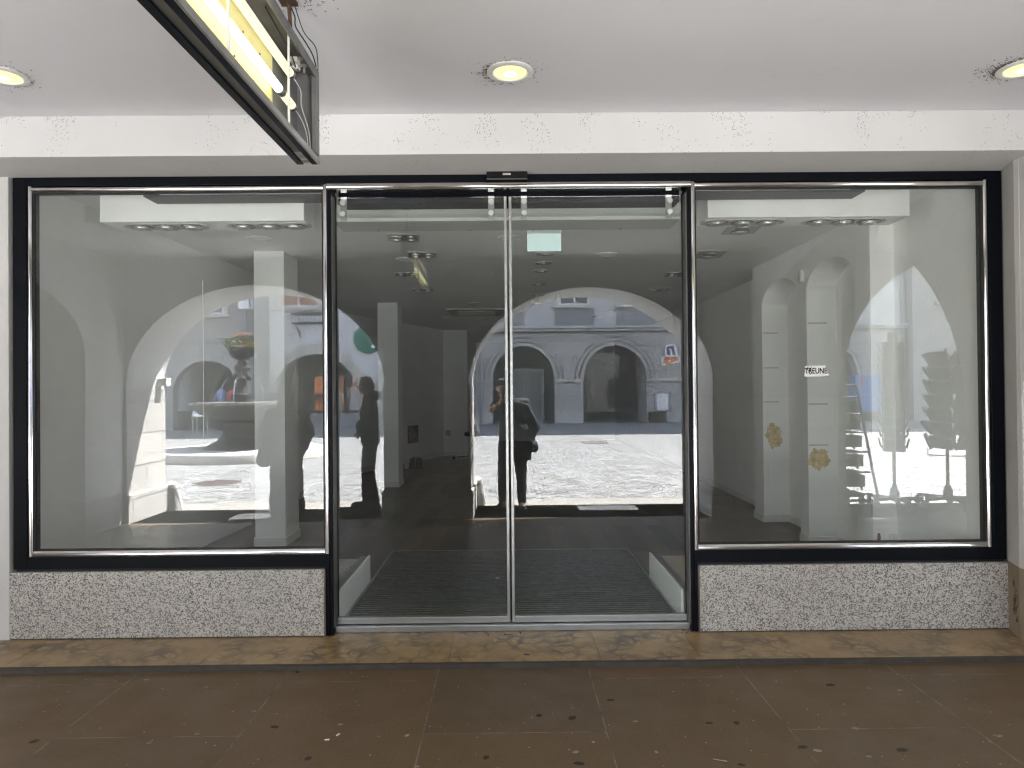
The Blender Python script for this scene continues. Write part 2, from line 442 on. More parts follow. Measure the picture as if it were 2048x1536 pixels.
M['gum_l'] = mat('pale trodden gum', (.30, .28, .25), .8, 0, .3, 60)
M['paper'] = mat('white paper', (.80, .80, .79), .8, 0, .03, 20)
M['ink'] = mat('black ink', (.012, .012, .014), .8, 0, 0)
M['soot'] = mat('dark cobweb dirt', (.15, .125, .10), .95, 0, .3, 80)
M['glue'] = mat('brown glue stain', (.66, .54, .31), .85, 0, .30, 22, .4, 40)
M['lamp'] = emit('lit warm lamp', (1.0, .92, .42), .055)
M['bulb'] = emit('lit lamp bulb', (1.0, .97, .74), .085)
M['tube_on'] = emit('lit fluorescent tube', (1.0, .95, .55), .20)
M['tube_dim'] = emit('faint fluorescent tube', (1.0, .94, .62), .050)
M['tubeoff'] = mat('white glass tube', (.74, .73, .70), .25, 0, .03, 5)
M['panel'] = mat('yellowed translucent panel', (.80, .73, .38), .45, 0, .04, 3)
M['exitlit'] = emit('lit sign panel', (.80, 1.0, .98), .027)
M['wire'] = mat('white cable', (.75, .74, .70), .5, 0, 0)
M['wireblack'] = mat('black cable', (.02, .02, .02), .5, 0, 0)
M['rust'] = mat('rusty iron', (.10, .055, .035), .85, .2, .5, 30, .4)

# ------------------------------------------------------------------ camera and light
cam = bpy.data.cameras.new('camera'); camo = link(bpy.data.objects.new('camera', cam))
cam.sensor_fit = 'HORIZONTAL'; cam.sensor_width = 36; cam.lens = 36 * 1400 / 2048; cam.clip_start = .03; cam.clip_end = 500
yaw, pit, rol = R(.350), R(.471), R(.517)
fwd = Vector((math.sin(yaw) * math.cos(pit), math.cos(yaw) * math.cos(pit), math.sin(pit)))
r0 = Vector((math.cos(yaw), -math.sin(yaw), 0)); u0 = r0.cross(fwd)
rr = r0 * math.cos(rol) - u0 * math.sin(rol); uu = r0 * math.sin(rol) + u0 * math.cos(rol)
camo.matrix_world = Matrix(((rr.x, uu.x, -fwd.x, 0), (rr.y, uu.y, -fwd.y, -4.6), (rr.z, uu.z, -fwd.z, 1.6), (0, 0, 0, 1)))
scn.camera = camo
SUN = Vector((.5, -.36, 1)).normalized()
w = bpy.data.worlds.new('World'); scn.world = w; w.use_nodes = True
sky = w.node_tree.nodes.new('ShaderNodeTexSky'); sky.sky_type = 'NISHITA'; sky.sun_disc = False
sky.sun_elevation = math.asin(SUN.z); sky.sun_rotation = math.atan2(SUN.x, SUN.y); sky.air_density = 1.0; sky.dust_density = .6
hs_ = w.node_tree.nodes.new('ShaderNodeHueSaturation'); hs_.inputs['Saturation'].default_value = .68
w.node_tree.links.new(sky.outputs[0], hs_.inputs['Color']); w.node_tree.links.new(hs_.outputs[0], w.node_tree.nodes['Background'].inputs[0])
w.node_tree.nodes['Background'].inputs[1].default_value = .13
sl = bpy.data.lights.new('sun', 'SUN'); sl.energy = 4.6; sl.angle = R(.53); sl.color = (1, .972, .93)
so = link(bpy.data.objects.new('sun', sl)); so.rotation_euler = SUN.to_track_quat('Z', 'Y').to_euler(); so.location = (10, -10, 40)
scn.view_settings.view_transform = 'Standard'; scn.view_settings.look = 'None'; scn.view_settings.exposure = 4.58; scn.view_settings.gamma = 1
scn.view_settings.use_curve_mapping = False
cy = scn.cycles
cy.use_denoising = True
try: cy.denoiser = 'OPENIMAGEDENOISE'; cy.denoising_prefilter = 'NONE'; cy.denoising_input_passes = 'RGB_ALBEDO_NORMAL'
except Exception: pass
cy.max_bounces = 14; cy.diffuse_bounces = 8; cy.glossy_bounces = 6; cy.transparent_max_bounces = 24; cy.transmission_bounces = 8
cy.sample_clamp_indirect = 6; cy.caustics_reflective = False; cy.caustics_refractive = False; cy.blur_glossy = .3
cy.use_guiding = True; cy.use_surface_guiding = True; cy.guiding_training_samples = 128; cy.surface_guiding_probability = .6
cy.use_adaptive_sampling = False; cy.filter_width = 1.25

# ================================================================== THE ARCADE
CZ = 3.265        # arcade ceiling
FZ = -.03         # arcade floor
YI, YO = -4.12, -5.08   # inner and outer face of the arcaded street wall
struct('arcade_floor', MB().box(-22, 22, YO, -.492, -.35, FZ), M['slabs'])
struct('pavement', MB().box(-22, 22, -.492, -.462, -.35, -.0008), M['bandstone'])
xs = [-6.0, -4.2, -2.975, -1.83, -1.262, -.364, .535, 1.13, 2.312, 3.5, 5.0, 8]
for i in range(len(xs) - 1):
    b = MB().box(xs[i] + .0012, xs[i + 1] - .0012, -.461, .30, -.3, 0)
    struct('threshold_slab', b, M['marble'])
struct('pavement', MB().box(-40, 40, -5.75, YO - .001, -.35, -.045), M['kerb'])
gq = MB(); gq.box(-90, 90, -90, -5.751, -.5, -.08); struct('square_paving', gq, M['cobbles'])

# beam and ceiling
struct('ceiling', MB().box(-22, 22, YI - .1, -.4, CZ, CZ + .12), M['ceil'])
solo('lintel_beam', MB().box(-22, 22, -.395, .06, 3.022, CZ + .1), M['fascia'], 'white lintel beam with dark mould specks along its top edge', 'beam')
# front wall of the houses either side of the shopfront
wl = MB().box(-4.79, -3.257, -.012, .3, -.03, 3.03)
solo('shop_wall', wl, M['plaster'], 'white plaster wall strip left of the black shopfront frame', 'wall', bevel=.004)
# right-hand jamb: splayed plaster return, then the cross arch of the arcade
jb = MB(); jb.prism([(3.293, .06), (3.293, .0), (3.277, -.005), (3.212, -.20), (3.212, -.247), (3.612, -.247), (3.612, .06)], -.03, 3.03, 'z')
rj = thing('wall_return', 'white plaster return beside the right window with beige dado and rusty patch', 'wall', (3.3, -.1, 0))
part('plaster', jb, M['jamb'], rj, bevel=.006)
pt = MB()
for k in range(26):
    a = .06 + random.random() * .20
    y = -.11 - random.random() * .07
    pt.obox((3.247 + (y + .1) * .3, y, a + .06), .003, .004 + random.random() * .012, .02 + random.random() * .06, (random.uniform(-.35, .35), 0, .3))
part('rust_patch', pt, M['rust'], rj, 'rusty peeled patch')
# next bay front wall (seen through the cross arch)
solo('neighbour_wall', MB().box(3.60, 12, .0, .3, -.03, 3.03), M['jamb'], 'white wall with beige dado beyond the arch at the right edge', 'wall')
solo('neighbour_wall', MB().box(-14, -4.80, .0, .3, -.03, 3.03), M['jamb'], 'white wall of the next bay beyond the left cross arch', 'wall')

# cross walls with arches
def crosswall(x0f, x1f, ops, y0, y1, label):
    mb = MB()
    fn = lambda u, z, d: ((x0f(u) if d == 0 else x1f(u)), u, z)
    mb.arch(y0, y1, FZ, CZ, ops, 0, 1, fn)
    return solo('cross_wall', mb, M['arcade'], label, 'wall', 'cross arches of the arcade')
fr = lambda y: 3.05 + (y + 4.12) * (.165 / 3.9)
crosswall(fr, lambda y: fr(y) + .40, [(-2.18, 1.94, 1.4, 1.63, FZ)], YI, -.24, 'plain cross wall with a tall white arch to the right of the shop')
crosswall(lambda y: -5.25, lambda y: -4.80, [(-1.98, 1.34, 2.05, .72, FZ)], YI, -.02, 'cross wall with a low wide arch to the left of the shop')

# the street wall with its three big arches
arcs = [(-9.4, 1.7, 1.68, 1.26, FZ), (-3.17, 1.6, 1.68, 1.26, FZ), (1.045, 1.535, 1.68, 1.22, FZ), (5.74, 1.51, 1.68, 1.56, FZ), (10.6, 1.6, 1.68, 1.3, FZ)]
aw = thing('arcade_wall', 'white street wall of the arcade with wide arches on stone piers', 'wall', (0, -4.6, 0))
part('wall', MB().arch(-22, 22, FZ - .2, 13, arcs, YO, YI), M['arcade'], aw)
for a, b in zip([(-22, 0)] + [(c[0], c[1]) for c in arcs], [(c[0], c[1]) for c in arcs] + [(22, 0)]):
    x0 = a[0] + a[1] - .012; x1 = b[0] - b[1] + .012
    p = MB().box(x0, x1, YO - .02, YI + .014, FZ - .1, 1.66)
    p.box(x0 - .03, x1 + .03, YO - .05, YI + .03, FZ - .1, .32)
    part('stone_pier', p, M['blocks'], aw, bevel=.008)
# upper house above the arcade and the shop
solo('upper_house', MB().box(-22, 22, YI + .001, 20, CZ + .13, 13), M['plaster'], 'plain upper storeys of the house over the arcade', 'building')
solo('end_wall', MB().box(-14.4, -14.0, YI, 0, FZ, CZ), M['arcade'], 'white end wall of the arcade far to the left', 'wall')
solo('end_wall', MB().box(14.0, 14.4, YI, 0, FZ, CZ), M['arcade'], 'white end wall of the arcade far to the right', 'wall')
# guard stones at the pier feet
def guard(x, y, label):
    mb = MB(); mb.tube([(x, y, -.08), (x - .01, y + .02, .14), (x - .02, y + .05, .33), (x - .022, y + .055, .36)], 0, 14, True, [.125, .105, .075, .03])
    solo('guard_stone', mb, M['blocks'], label, 'guard stone', 'guard stones at the pier feet', smooth=True)
guard(-4.70, -5.22, 'rounded stone bollard at the foot of the sunlit left pier')
guard(-.44, -5.25, 'rounded stone bollard at the foot of the narrow middle pier')
# lantern / camera box on left pier
cb = thing('wall_lamp', 'small pale box lamp fixed at the spring of the left arch', 'lamp', (-4.7, -5.0, 1.72))
part('housing', MB().box(-4.77, -4.64, -5.02, -4.88, 1.69, 1.80), M['whitepl'], cb, bevel=.01)
part('lens', MB().box(-4.72, -4.66, -4.88, -4.868, 1.70, 1.74), M['paper'], cb)

# floor grates in the arcade
def grate(x0, x1, y0, y1, label):
    g = thing('floor_grate', label, 'grate', ((x0 + x1) / 2, (y0 + y1) / 2, FZ), 'floor grates under the arches')
    f = MB(); f.box(x0, x1, y0, y0 + .02, FZ - .01, FZ + .004); f.box(x0, x1, y1 - .02, y1, FZ - .01, FZ + .004)
    f.box(x0, x0 + .02, y0 + .02, y1 - .02, FZ - .01, FZ + .004); f.box(x1 - .02, x1, y0 + .02, y1 - .02, FZ - .01, FZ + .004)
    part('frame', f, M['darkmetal'], g)
    s = MB(); n = int((x1 - x0) / .04)
    for i in range(1, n): s.box(x0 + i * .04 - .006, x0 + i * .04 + .006, y0 + .02, y1 - .02, FZ - .01, FZ + .003)
    part('bars', s, M['darkmetal'], g)
    part('pit', MB().box(x0 + .02, x1 - .02, y0 + .02, y1 - .02, FZ - .005, FZ + .0015), M['holedark'], g)
grate(-3.6, -2.75, -4.75, -4.35, 'dark slatted floor grate under the left arch')
grate(.95, 1.75, -4.98, -4.62, 'dark slatted floor grate under the middle arch')

# ------------------------------------------------------------------ downlights
def downlight(x, y, label, dirty):
    d = thing('downlight', label, 'ceiling light', (x, y, CZ), 'round downlights in the arcade ceiling')
    part('trim_ring', MB().lathe([(.122, 0), (.122, -.006), (.116, -.010), (.092, -.010), (.088, -.004), (.086, .02)], (x, y, CZ), 48), M['whitepl'], d, smooth=True)
    part('lens', MB().lathe([(.0865, -.003), (.06, -.010), (.03, -.013), (.001, -.0135)], (x, y, CZ), 40), M['lamp'], d, smooth=True)
    part('bulb', MB().lathe([(.034, -.0145), (.026, -.019), (.001, -.021)], (x, y, CZ), 24), M['bulb'], d, smooth=True)
    s = MB()
    for k in range(dirty * 2):
        a = random.gauss(PI if random.random() < .6 else random.random() * 2 * PI, .5); r = .119 + abs(random.gauss(0, .014 if random.random() < .6 else .05)); q = abs(random.gauss(0, .0009)) + .0004
        cx, cyy = x + r * math.cos(a), y + r * math.sin(a)
        n = random.randint(4, 6); e = random.uniform(1, 3.2); th = random.random() * PI
        v = []
        for j in range(n):
            t = 2 * PI * j / n; px, py = q * e * math.cos(t), q * math.sin(t)
            v.append((cx + px * math.cos(th) - py * math.sin(th), cyy + px * math.sin(th) + py * math.cos(th)))
        s.prism(v, CZ - .0025, CZ - .0003, 'z')
    part('dirt_specks', s, M['soot'], d)['kind'] = 'stuff'
    lt = bpy.data.lights.new('lamp', 'SPOT'); lt.energy = .42; lt.color = (1, .80, .52); lt.spot_size = R(150); lt.spot_blend = .8; lt.shadow_soft_size = .07
    o = link(bpy.data.objects.new('lamp', lt)); o.location = (x, y, CZ - .03)
downlight(.027, -.95, 'middle round downlight in the arcade ceiling, above the door', 150)
downlight(-2.62, -.945, 'round downlight cut by the left edge of the picture', 160)
downlight(2.72, -.955, 'round downlight with heavy dirt halo at the right edge', 420)

# ------------------------------------------------------------------ open light box sign
LB = thing('lightbox_sign', 'open hanging light box with bare tubes and missing panel', 'light box', (-.89, -1.45, 2.62))
def lp(x, y, z):  # light-box coordinates: x across, y towards the street, z up from its lower corner; slightly tipped
    return (-.89 + x + y * .012, -1.45 - y, 2.622 + z - y * .026)
def lbox(mb, x0, x1, y0, y1, z0, z1):
    v = [lp(x, y, z) for z in (z0, z1) for y in (y0, y1) for x in (x0, x1)]
    return mb.add(v, [(0, 2, 3, 1), (4, 5, 7, 6), (0, 1, 5, 4), (2, 6, 7, 3), (0, 4, 6, 2), (1, 3, 7, 5)])
L = 1.42
b = MB(); lbox(b, -.050, -.020, 0, L, 0, .034); lbox(b, .017, .043, 0, L, 0, .034); part('bottom_rail', b, M['black'], LB, bevel=.002)
b = MB(); lbox(b, -.020, .017, .16, L, .008, .03); part('rail_insert', b, mat('brown grey rail insert', (.085, .08, .073), .5), LB)
b = MB(); lbox(b, -.020, .017, .004, .055, .006, .03); lbox(b, -.020, .017, .075, .16, .007, .03); part('tape', b, mat('grey adhesive tape', (.30, .30, .28), .5, 0, .3, 30), LB)
b = MB(); lbox(b, .0435, .052, 0, L, 0, .026); part('rim', b, M['alu'], LB)
b = MB(); lbox(b, -.05, .052, 0, .012, .036, .418); lbox(b, .044, .052, .012, .052, .036, .418); lbox(b, .030, .044, .046, .052, .036, .40); part('end_plate', b, M['darkmetal'], LB, bevel=.002)
b = MB(); lbox(b, -.05, .052, 0.013, L, .406, .418); lbox(b, .044, .052, .053, L, .372, .405); part('top_rail', b, M['darkmetal'], LB, bevel=.002)
b = MB(); lbox(b, -.05, -.044, .013, L, .035, .405); part('back_sheet', b, M['darkmetal'], LB)
b = MB(); lbox(b, -.043, -.030, .40, L - .02, .045, .34); pn = part('light_panel', b, M['panel'], LB)
for (y, z) in [(.45, .12), (.62, .12), (.55, .25), (.72, .25), (.46, .06), (.8, .13), (.95, .25)]:
    part('screw', MB().lathe([(.004, 0), (.004, .004), (.001, .005)], (lp(-.030, y, z)), 8, 'x'), M['darkmetal'], LB)
def tube(z, y0, y1, m, dx=0):
    t = MB().tube([lp(dx, y0, z), lp(dx, y1, z)], .017, 14); o = part('fluorescent_tube', t, M[m], LB, smooth=True)
    for ya, yb in ((y0 - .022, y0), (y1, y1 + .02)): part('tube_cap', MB().tube([lp(dx, ya, z), lp(dx, yb, z)], .0176, 14), M['alu'], o, smooth=True)
tube(.300, .27, 1.34, 'tube_dim'); tube(.175, .245, .375, 'tube_dim'); tube(.175, .42, 1.36, 'tube_on'); tube(.062, .245, 1.34, 'tubeoff')
for y in (.42, 1.03):
    part('tie_rod', MB().tube([lp(.040, y, .034), lp(.040, y, .405)], .0048, 8), M['whitepl'], LB, smooth=True)
def curvy(pts, r, m, name='cable', par=LB):
    P = [Vector(lp(*p)) for p in pts]; out = []
    for i in range(len(P) - 1):
        a, b_, c, d = P[max(i - 1, 0)], P[i], P[i + 1], P[min(i + 2, len(P) - 1)]
        for k in range(8):
            t = k / 8; out.append(.5 * ((2 * b_) + (c - a) * t + (2 * a - 5 * b_ + 4 * c - d) * t * t + (3 * b_ - a - 3 * c + d) * t ** 3))
    out.append(P[-1]); part(name, MB().tube(out, r, 7), m, par, smooth=True)
curvy([(0, .245, .30), (.015, .17, .27), (.005, .12, .22), (.015, .045, .14), (.02, .04, .08), (.02, .045, .036)], .0022, M['wire'])
curvy([(0, .222, .175), (.012, .14, .15), (.018, .08, .10), (.012, .055, .036)], .0022, M['wire'])
curvy([(0, .222, .062), (.01, .16, .065), (.016, .09, .055), (.014, .05, .036)], .002, M['wire'])
curvy([(.01, .60, .40), (.02, .45, .37), (.02, .33, .36), (.01, .22, .345)], .0026, M['wireblack'])
curvy([(.0, .24, .36), (.02, .2, .345), (.0, .15, .36), (-.01, .12, .38), (0, .10, .402)], .004, M['wire'])
b = MB(); b.obox(lp(.01, .235, .365), .03, .035, .02); b.obox(lp(.0, .20, .35), .02, .045, .012, (.2, .4, .3)); part('connector', b, M['wire'], LB)
for y in (.10, .17): part('bolt', MB().lathe([(.016, .003), (.016, 0), (.006, -.002), (.006, -.03), (.001, -.031)], lp(.012, y, .402), 14), M['steel'], LB, smooth=True)
rod = MB().tube([lp(-.02, .17, .418), lp(-.03, .18, .62 + .05)], .0085, 10); part('hanger_rod', rod, M['rust'], LB, smooth=True)
rod = MB().tube([lp(-.02, 1.3, .418), lp(-.03, 1.3, .72)], .0085, 10); part('hanger_rod', rod, M['rust'], LB, smooth=True)
part('ceiling_plate', MB().box(-.955, -.885, -1.68, -1.60, CZ - .012, CZ + .002), M['rust'], LB, bevel=.003)
curvy([(.02, .36, .55), (.03, .3, .52), (.02, .25, .50), (.04, .17, .47), (.05, .1, .45), (.052, .05, .42)], .0028, M['wireblack'])
curvy([(.0, .2, .62), (.03, .17, .52), (.06, .10, .49), (.058, .05, .46), (.055, .03, .41)], .0022, M['wireblack'])
s = MB()
for k in range(90):
    x, y = -.90 + random.gauss(0.03, .06), -1.62 + random.gauss(0, .05); q = random.uniform(.0008, .003)
    s.box(x - q, x + q, y - q, y + q, CZ - .002, CZ - .0004)
part('dirt_specks', s, M['soot'], LB)['kind'] = 'stuff'

# ================================================================== SHOPFRONT
def ring(mb, x0, x1, z0, z1, wl_, wr, wt, wb, y0, y1):
    if wl_: mb.box(x0, x0 + wl_, y0, y1, z0, z1)
    if wr: mb.box(x1 - wr, x1, y0, y1, z0, z1)
    if wt: mb.box(x0 + wl_, x1 - wr, y0, y1, z1 - wt, z1)
    if wb: mb.box(x0 + wl_, x1 - wr, y0, y1, z0, z0 + wb)
    return mb
def bulge(mb, ax, a0, a1, c0, c1, yf, yb, up=0.0, d=.007):
    """polished bar with a softly rounded face towards the street; up tips its face a little upwards"""
    n = 9; pr = [(yb, c1), (yb, c0)]
    for k in range(n + 1):
        t = k / n; h = c0 + (c1 - c0) * t; pr.append((yf - d * math.sin(PI * t) + up * t * (c1 - c0), h))
    if ax == 'x': return mb.prism(pr, a0, a1, 'x')
    v = [(c, y, z) for z in (a0, a1) for (y, c) in pr]; m = len(pr)
    return mb.add(v, [tuple(range(m)), tuple(range(2 * m - 1, m - 1, -1))] + [(i, i + m, (i + 1) % m + m, (i + 1) % m) for i in range(m)])
def shop_window(x0, x1, side, label):
    # side -1: outer stile on the left
    t = thing('shop_window', label, 'shop window', ((x0 + x1) / 2, 0, .45), 'shop windows either side of the door')
    so_, si = .085, 0
    L_, R_ = (so_, si) if side < 0 else (si, so_)
    part('frame', ring(MB(), x0, x1, .454, 3.02, L_, R_, .056, .081, -.003, .09), M['black'], t, bevel=.003)
    # shallow step inside the black frame
    c0, c1 = x0 + L_, x1 - R_
    tr = MB(); bulge(tr, 'z', .535, 2.964, c0, c0 + .03, .010, .075); bulge(tr, 'z', .535, 2.964, c1 - .03, c1, .010, .075)
    bulge(tr, 'x', c0 + .0302, c1 - .0302, 2.928, 2.964, .010, .075); bulge(tr, 'x', c0 + .0302, c1 - .0302, .535, .568, .006, .075, .30, .005); part('trim', tr, M['chrome'], t, smooth=True)
    part('gasket', ring(MB(), c0 + .03, c1 - .03, .568, 2.928, .011, .011, .008, .006, .022, .07), M['gasket'], t)
    part('inner_bead', ring(MB(), c0, c1, .530, 2.968, .004, .004, .004, .004, .004, .0095), M['black'], t)
    part('pane', MB().box(c0 + .035, c1 - .035, .030, .040, .57, 2.924), M['winglass'], t)
    part('sill_bead', MB().box(x0 + .01, x1 - .01, .005, .09, .441, .4535), M['gasket'], t)
    return t
sw = shop_window(-3.234, -1.178, -1, 'tall fixed shop window left of the door, reflecting a fountain')
part('drip_streak', MB().prism([(-2.0085, 2.34), (-2.0065, 2.34), (-2.005, 1.9), (-2.006, 1.28), (-2.0075, 1.28), (-2.007, 1.9)], .0285, .0299, 'y'), M['paper'], sw)
shop_window(1.216, 3.275, 1, 'tall fixed shop window right of the door, with a torn white sticker')

def plinth(x0, x1, label):
    t = thing('stall_riser', label, 'granite plinth', ((x0 + x1) / 2, 0, 0), 'granite plinths under the windows')
    part('panel', MB().box(x0, x1, -.012, .08, .006, .437), M['granite'], t, bevel=.003)
    part('edge_strip', MB().box(x0 - .01 if x0 > 0 else x1, x0 if x0 > 0 else x1 + .01, -.016, .08, .006, .4385), mat('brown metal edge', (.16, .13, .10), .5, .5), t)
    part('joint', MB().box(x0, x1, -.004, .08, .0005, .0055), M['holedark'], t)
    return t
plinth(-3.257, -1.212, 'speckled granite plinth under the left window')
plinth(1.246, 3.292, 'speckled granite plinth under the right window, with brown stains')

DF = thing('door_frame', 'black doorway frame with polished steel rail over the sliding doors', 'door frame', (0, 0, 0))
part('header', MB().box(-1.1775, 1.2155, -.003, .09, 2.9655, 3.02), M['black'], DF, bevel=.003)
part('track_cover', bulge(MB(), 'x', -1.1775, 1.2155, 2.926, 2.9645, -.008, .075, 0, .009), M['chrome'], DF, smooth=True)
part('post', MB().box(-1.1775, -1.156, .006, .17, .0, 2.925).box(-1.208, -1.178, .0, .09, .0, .4535), M['black'], DF, bevel=.003)
part('post', MB().box(1.195, 1.2155, .006, .17, .0, 2.925).box(1.216, 1.234, .0, .09, .0, .4535), M['black'], DF, bevel=.003)
part('jamb_liner', MB().box(-1.1555, -1.151, .02, .099, .043, 2.9), M['liner'], DF); part('jamb_liner', MB().box(1.188, 1.1945, .02, .099, .043, 2.9), M['liner'], DF)
part('threshold', MB().box(-1.155, 1.194, .05, .16, .001, .042), M['alu'], DF, bevel=.003)
part('track', MB().box(-1.137, 1.177, .145, .30, 2.87, 2.96), M['black'], DF)

def leaf(x0, x1, meet, label):
    t = thing('sliding_door', label, 'glass door', ((x0 + x1) / 2, .1, .05), 'sliding door leaves')
    part('pane', MB().box(x0, x1, .100, .112, .09, 2.90), M['doorglass'], t)
    br = MB().box(x0, x1, .086, .126, .046, .089); part('bottom_rail', br, M['alu'], t, bevel=.003)
    if meet > 0: st = MB().box(x1, x1 + .020, .090, .124, .046, 2.90)
    else: st = MB().box(x0 - .020, x0, .090, .124, .046, 2.90)
    part('meeting_stile', st, M['alu'], t, bevel=.004)
    gx = x1 + .0205 if meet > 0 else x0 - .0205
    for cx in (x0 + .052, x1 - .085) if meet > 0 else (x0 + .085, x1 - .085):
        p = part('clamp', MB().box(cx - .021, cx + .021, .125, .140, 2.745, 2.915), M['alu'], t, bevel=.004)
        for z in (2.865, 2.790):
            part('disc', MB().lathe([(.001, -.010), (.017, -.010), (.0195, -.007), (.0195, .0)], (cx, .0995, z), 28, 'y'), M['steel'], p, smooth=True)
    return t
leaf(-1.150, -.016, 1, 'left glass sliding door leaf with steel clamps')
leaf(.036, 1.187, -1, 'right glass sliding door leaf with steel clamps')
SE = thing('door_sensor', 'black motion sensor with a small white mark above the door', 'sensor', (.007, -.03, 2.98))
part('housing', MB().prism([(-.062, 3.0205), (-.002, 3.0205), (-.002, 2.952), (-.048, 2.952), (-.062, 2.968)], -.126, .140, 'x'), mat('glossy black plastic', (.006, .006, .007), .12, 0, 0), SE, bevel=.003)
part('bracket', MB().box(-.126, .140, -.045, -.012, 2.940, 2.951), M['chrome'], SE)
b = MB()
for k in range(5):
    x = -.020 + k * .0105
    b.box(x, x + .0085, -.0645, -.062, 2.996, 2.9985); b.box(x, x + .0085, -.0645, -.062, 3.0055, 3.008); b.box(x, x + .0022, -.0645, -.062, 2.9985, 3.0055); b.box(x + .0063, x + .0085, -.0645, -.062, 2.9985, 3.0055)
part('lettering', b, M['paper'], SE)
part('highlight_lip', MB().prism([(-.0655, 2.968), (-.0625, 2.974), (-.0625, 2.966)], -.125, .139, 'x'), M['alu'], SE)

# torn sticker with handwriting on the right window
ST = thing('sticker', 'torn white paper sticker with black handwritten letters on the right window', 'sticker', (2.05, .028, 1.70))
part('paper', MB().prism([(1.967, 1.672), (1.975, 1.735), (1.962, 1.741), (2.108, 1.742), (2.106, 1.728), (2.114, 1.722), (2.113, 1.70), (2.122, 1.69), (2.130, 1.674), (1.98, 1.668)], .0275, .0292, 'y'), M['paper'], ST)
part('lettering', textmesh('TREUNE', .054, (2.044, .0262, 1.706), ext=.0006, sx=.74, bold=.0010), M['ink'], ST)
sc = MB()
for k in range(4):
    x = 1.985 + k * .010; sc.obox((x, .0258, 1.708 + random.uniform(-.008, .008)), .003, .001, .045, (0, random.uniform(-.6, .6), 0))
part('scribble', sc, M['ink'], ST)

# litter
gd = [(.142, -1.087), (.304, -1.118), (.296, -1.54), (-.111, -1.481), (.524, -.922), (1.097, -1.19), (.965, -1.186), (1.32, -1.424), (.995, -1.568), (1.752, -1.46), (1.75, -.769), (-1.149, -1.174), (-.902, -1.471), (-1.24, -.508), (-2.238, -1.288)]
gl = [(.611, -1.162), (.652, -1.452), (.29, -1.443), (.381, -1.356), (-.491, -1.274), (-.833, -1.157), (-.41, -1.548), (1.374, -1.456), (1.575, -1.512), (1.644, -1.258), (2.271, -1.346), (2.09, -.842), (-1.496, -1.235), (-2.07, -.597)]
def blobspot(x, y, r, z):
    n = 28; ph = random.random() * 6; v = []
    for k in range(n):
        a = 2 * PI * k / n; q = r * (1 + .22 * math.sin(2 * a + ph) + .12 * math.sin(5 * a + 2 * ph))
        v.append((x + q * 1.25 * math.cos(a), y + q * math.sin(a)))
    return MB().prism(v, z - .001, z + .0015, 'z')
ORD = ['leftmost', 'second', 'third', 'fourth', 'fifth', 'sixth', 'seventh', 'eighth', 'ninth', 'tenth', 'eleventh', 'twelfth', 'thirteenth', 'fourteenth', 'rightmost']
gd.sort(key=lambda p: p[0] / (4.6 + p[1])); gl.sort(key=lambda p: p[0] / (4.6 + p[1]))
for i, (x, y) in enumerate(gd):
    solo('chewing_gum', blobspot(x, y, random.uniform(.011, .019), FZ), M['gum_d'], 'flat dark gum spot on the brown slabs, %s dark one counted from the left' % ORD[i], 'gum spot', 'dark gum spots on the paving')
for i, (x, y) in enumerate(gl):
    solo('chewing_gum', blobspot(x, y, random.uniform(.007, .012), FZ), M['gum_l'], 'flat pale gum spot on the brown slabs, %s pale one counted from the left' % (ORD[i] if i < 13 else 'rightmost'), 'gum spot', 'pale gum spots on the paving')
for (x, y, a, l, lab) in [(-.859, -1.312, .1, .022, 'white cigarette end lying flat on the brown paving left of the door'), (-.819, -1.266, 1.0, .020, 'white cigarette end lying aslant on the brown paving'), (.913, -1.534, -.35, .06, 'thin straw coloured stick on the brown paving near the bottom edge')]:
    d = Vector((math.cos(a), math.sin(a), 0)) * l / 2
    solo('cigarette_end' if l < .05 else 'straw', MB().tube([Vector((x, y, FZ + .004)) - d, Vector((x, y, FZ + .004)) + d], .0032 if l < .05 else .0018, 8), M['paper'] if l < .05 else M['kerb'], lab, 'litter', smooth=True)
solo('pebble', blobspot(.10, -.36, .012, 0.0), M['gum_d'], 'dark gum blob on the marble threshold below the door joint', 'gum spot')
dl = MB()
for k in range(60):
    x = random.choice([random.gauss(-1.14, .04), random.gauss(1.17, .03), random.gauss(-.0, .05)]); y = random.uniform(-.02, .045); q = random.uniform(.0015, .005)
    dl.obox((x, y, q * .5), q * 2, q, q, (0, 0, random.random() * 3))
o = struct('debris', dl, M['soot'], 'stuff')

# ================================================================== SHOP INTERIOR
IC = 3.05; IF = .02
struct('shop_floor', MB().box(-3.6, 3.6, .16, 20, -.3, IF), M['planks'])
struct('shop_ceiling', MB().prism([(-3.6, .10), (3.6, .10), (3.6, 20), (-3.6, 20)], 3.05, 3.2, 'z'), M['inceil'])
ws = thing('shop_side_wall', 'plain white side wall on the left inside the shop', 'wall', (-3.2, 5, 0))
part('wall', MB().prism([(-3.27, .10), (-3.08, 3.8), (-3.08, 8.3), (-1.55, 12.3), (-.97, 12.3), (-.97, 17), (-1.3, 17), (-1.3, 12.6), (-1.8, 12.6), (-3.6, 8.5), (-3.6, .10)], IF - .1, IC + .01, 'z'), M['white'], ws)
sk = MB().prism([(-3.078, 3.8), (-3.078, 8.3), (-1.553, 12.295), (-.97, 12.285), (-.97, 12.27), (-1.545, 12.28), (-3.063, 8.295), (-3.063, 3.8)], IF, .12, 'z')
part('skirting', sk, M['whitepl'], ws)
solo('shop_back_wall', MB().box(-1.2, 3.6, 17, 17.2, 0, IC), M['white'], 'plain white back wall far inside the shop', 'wall')
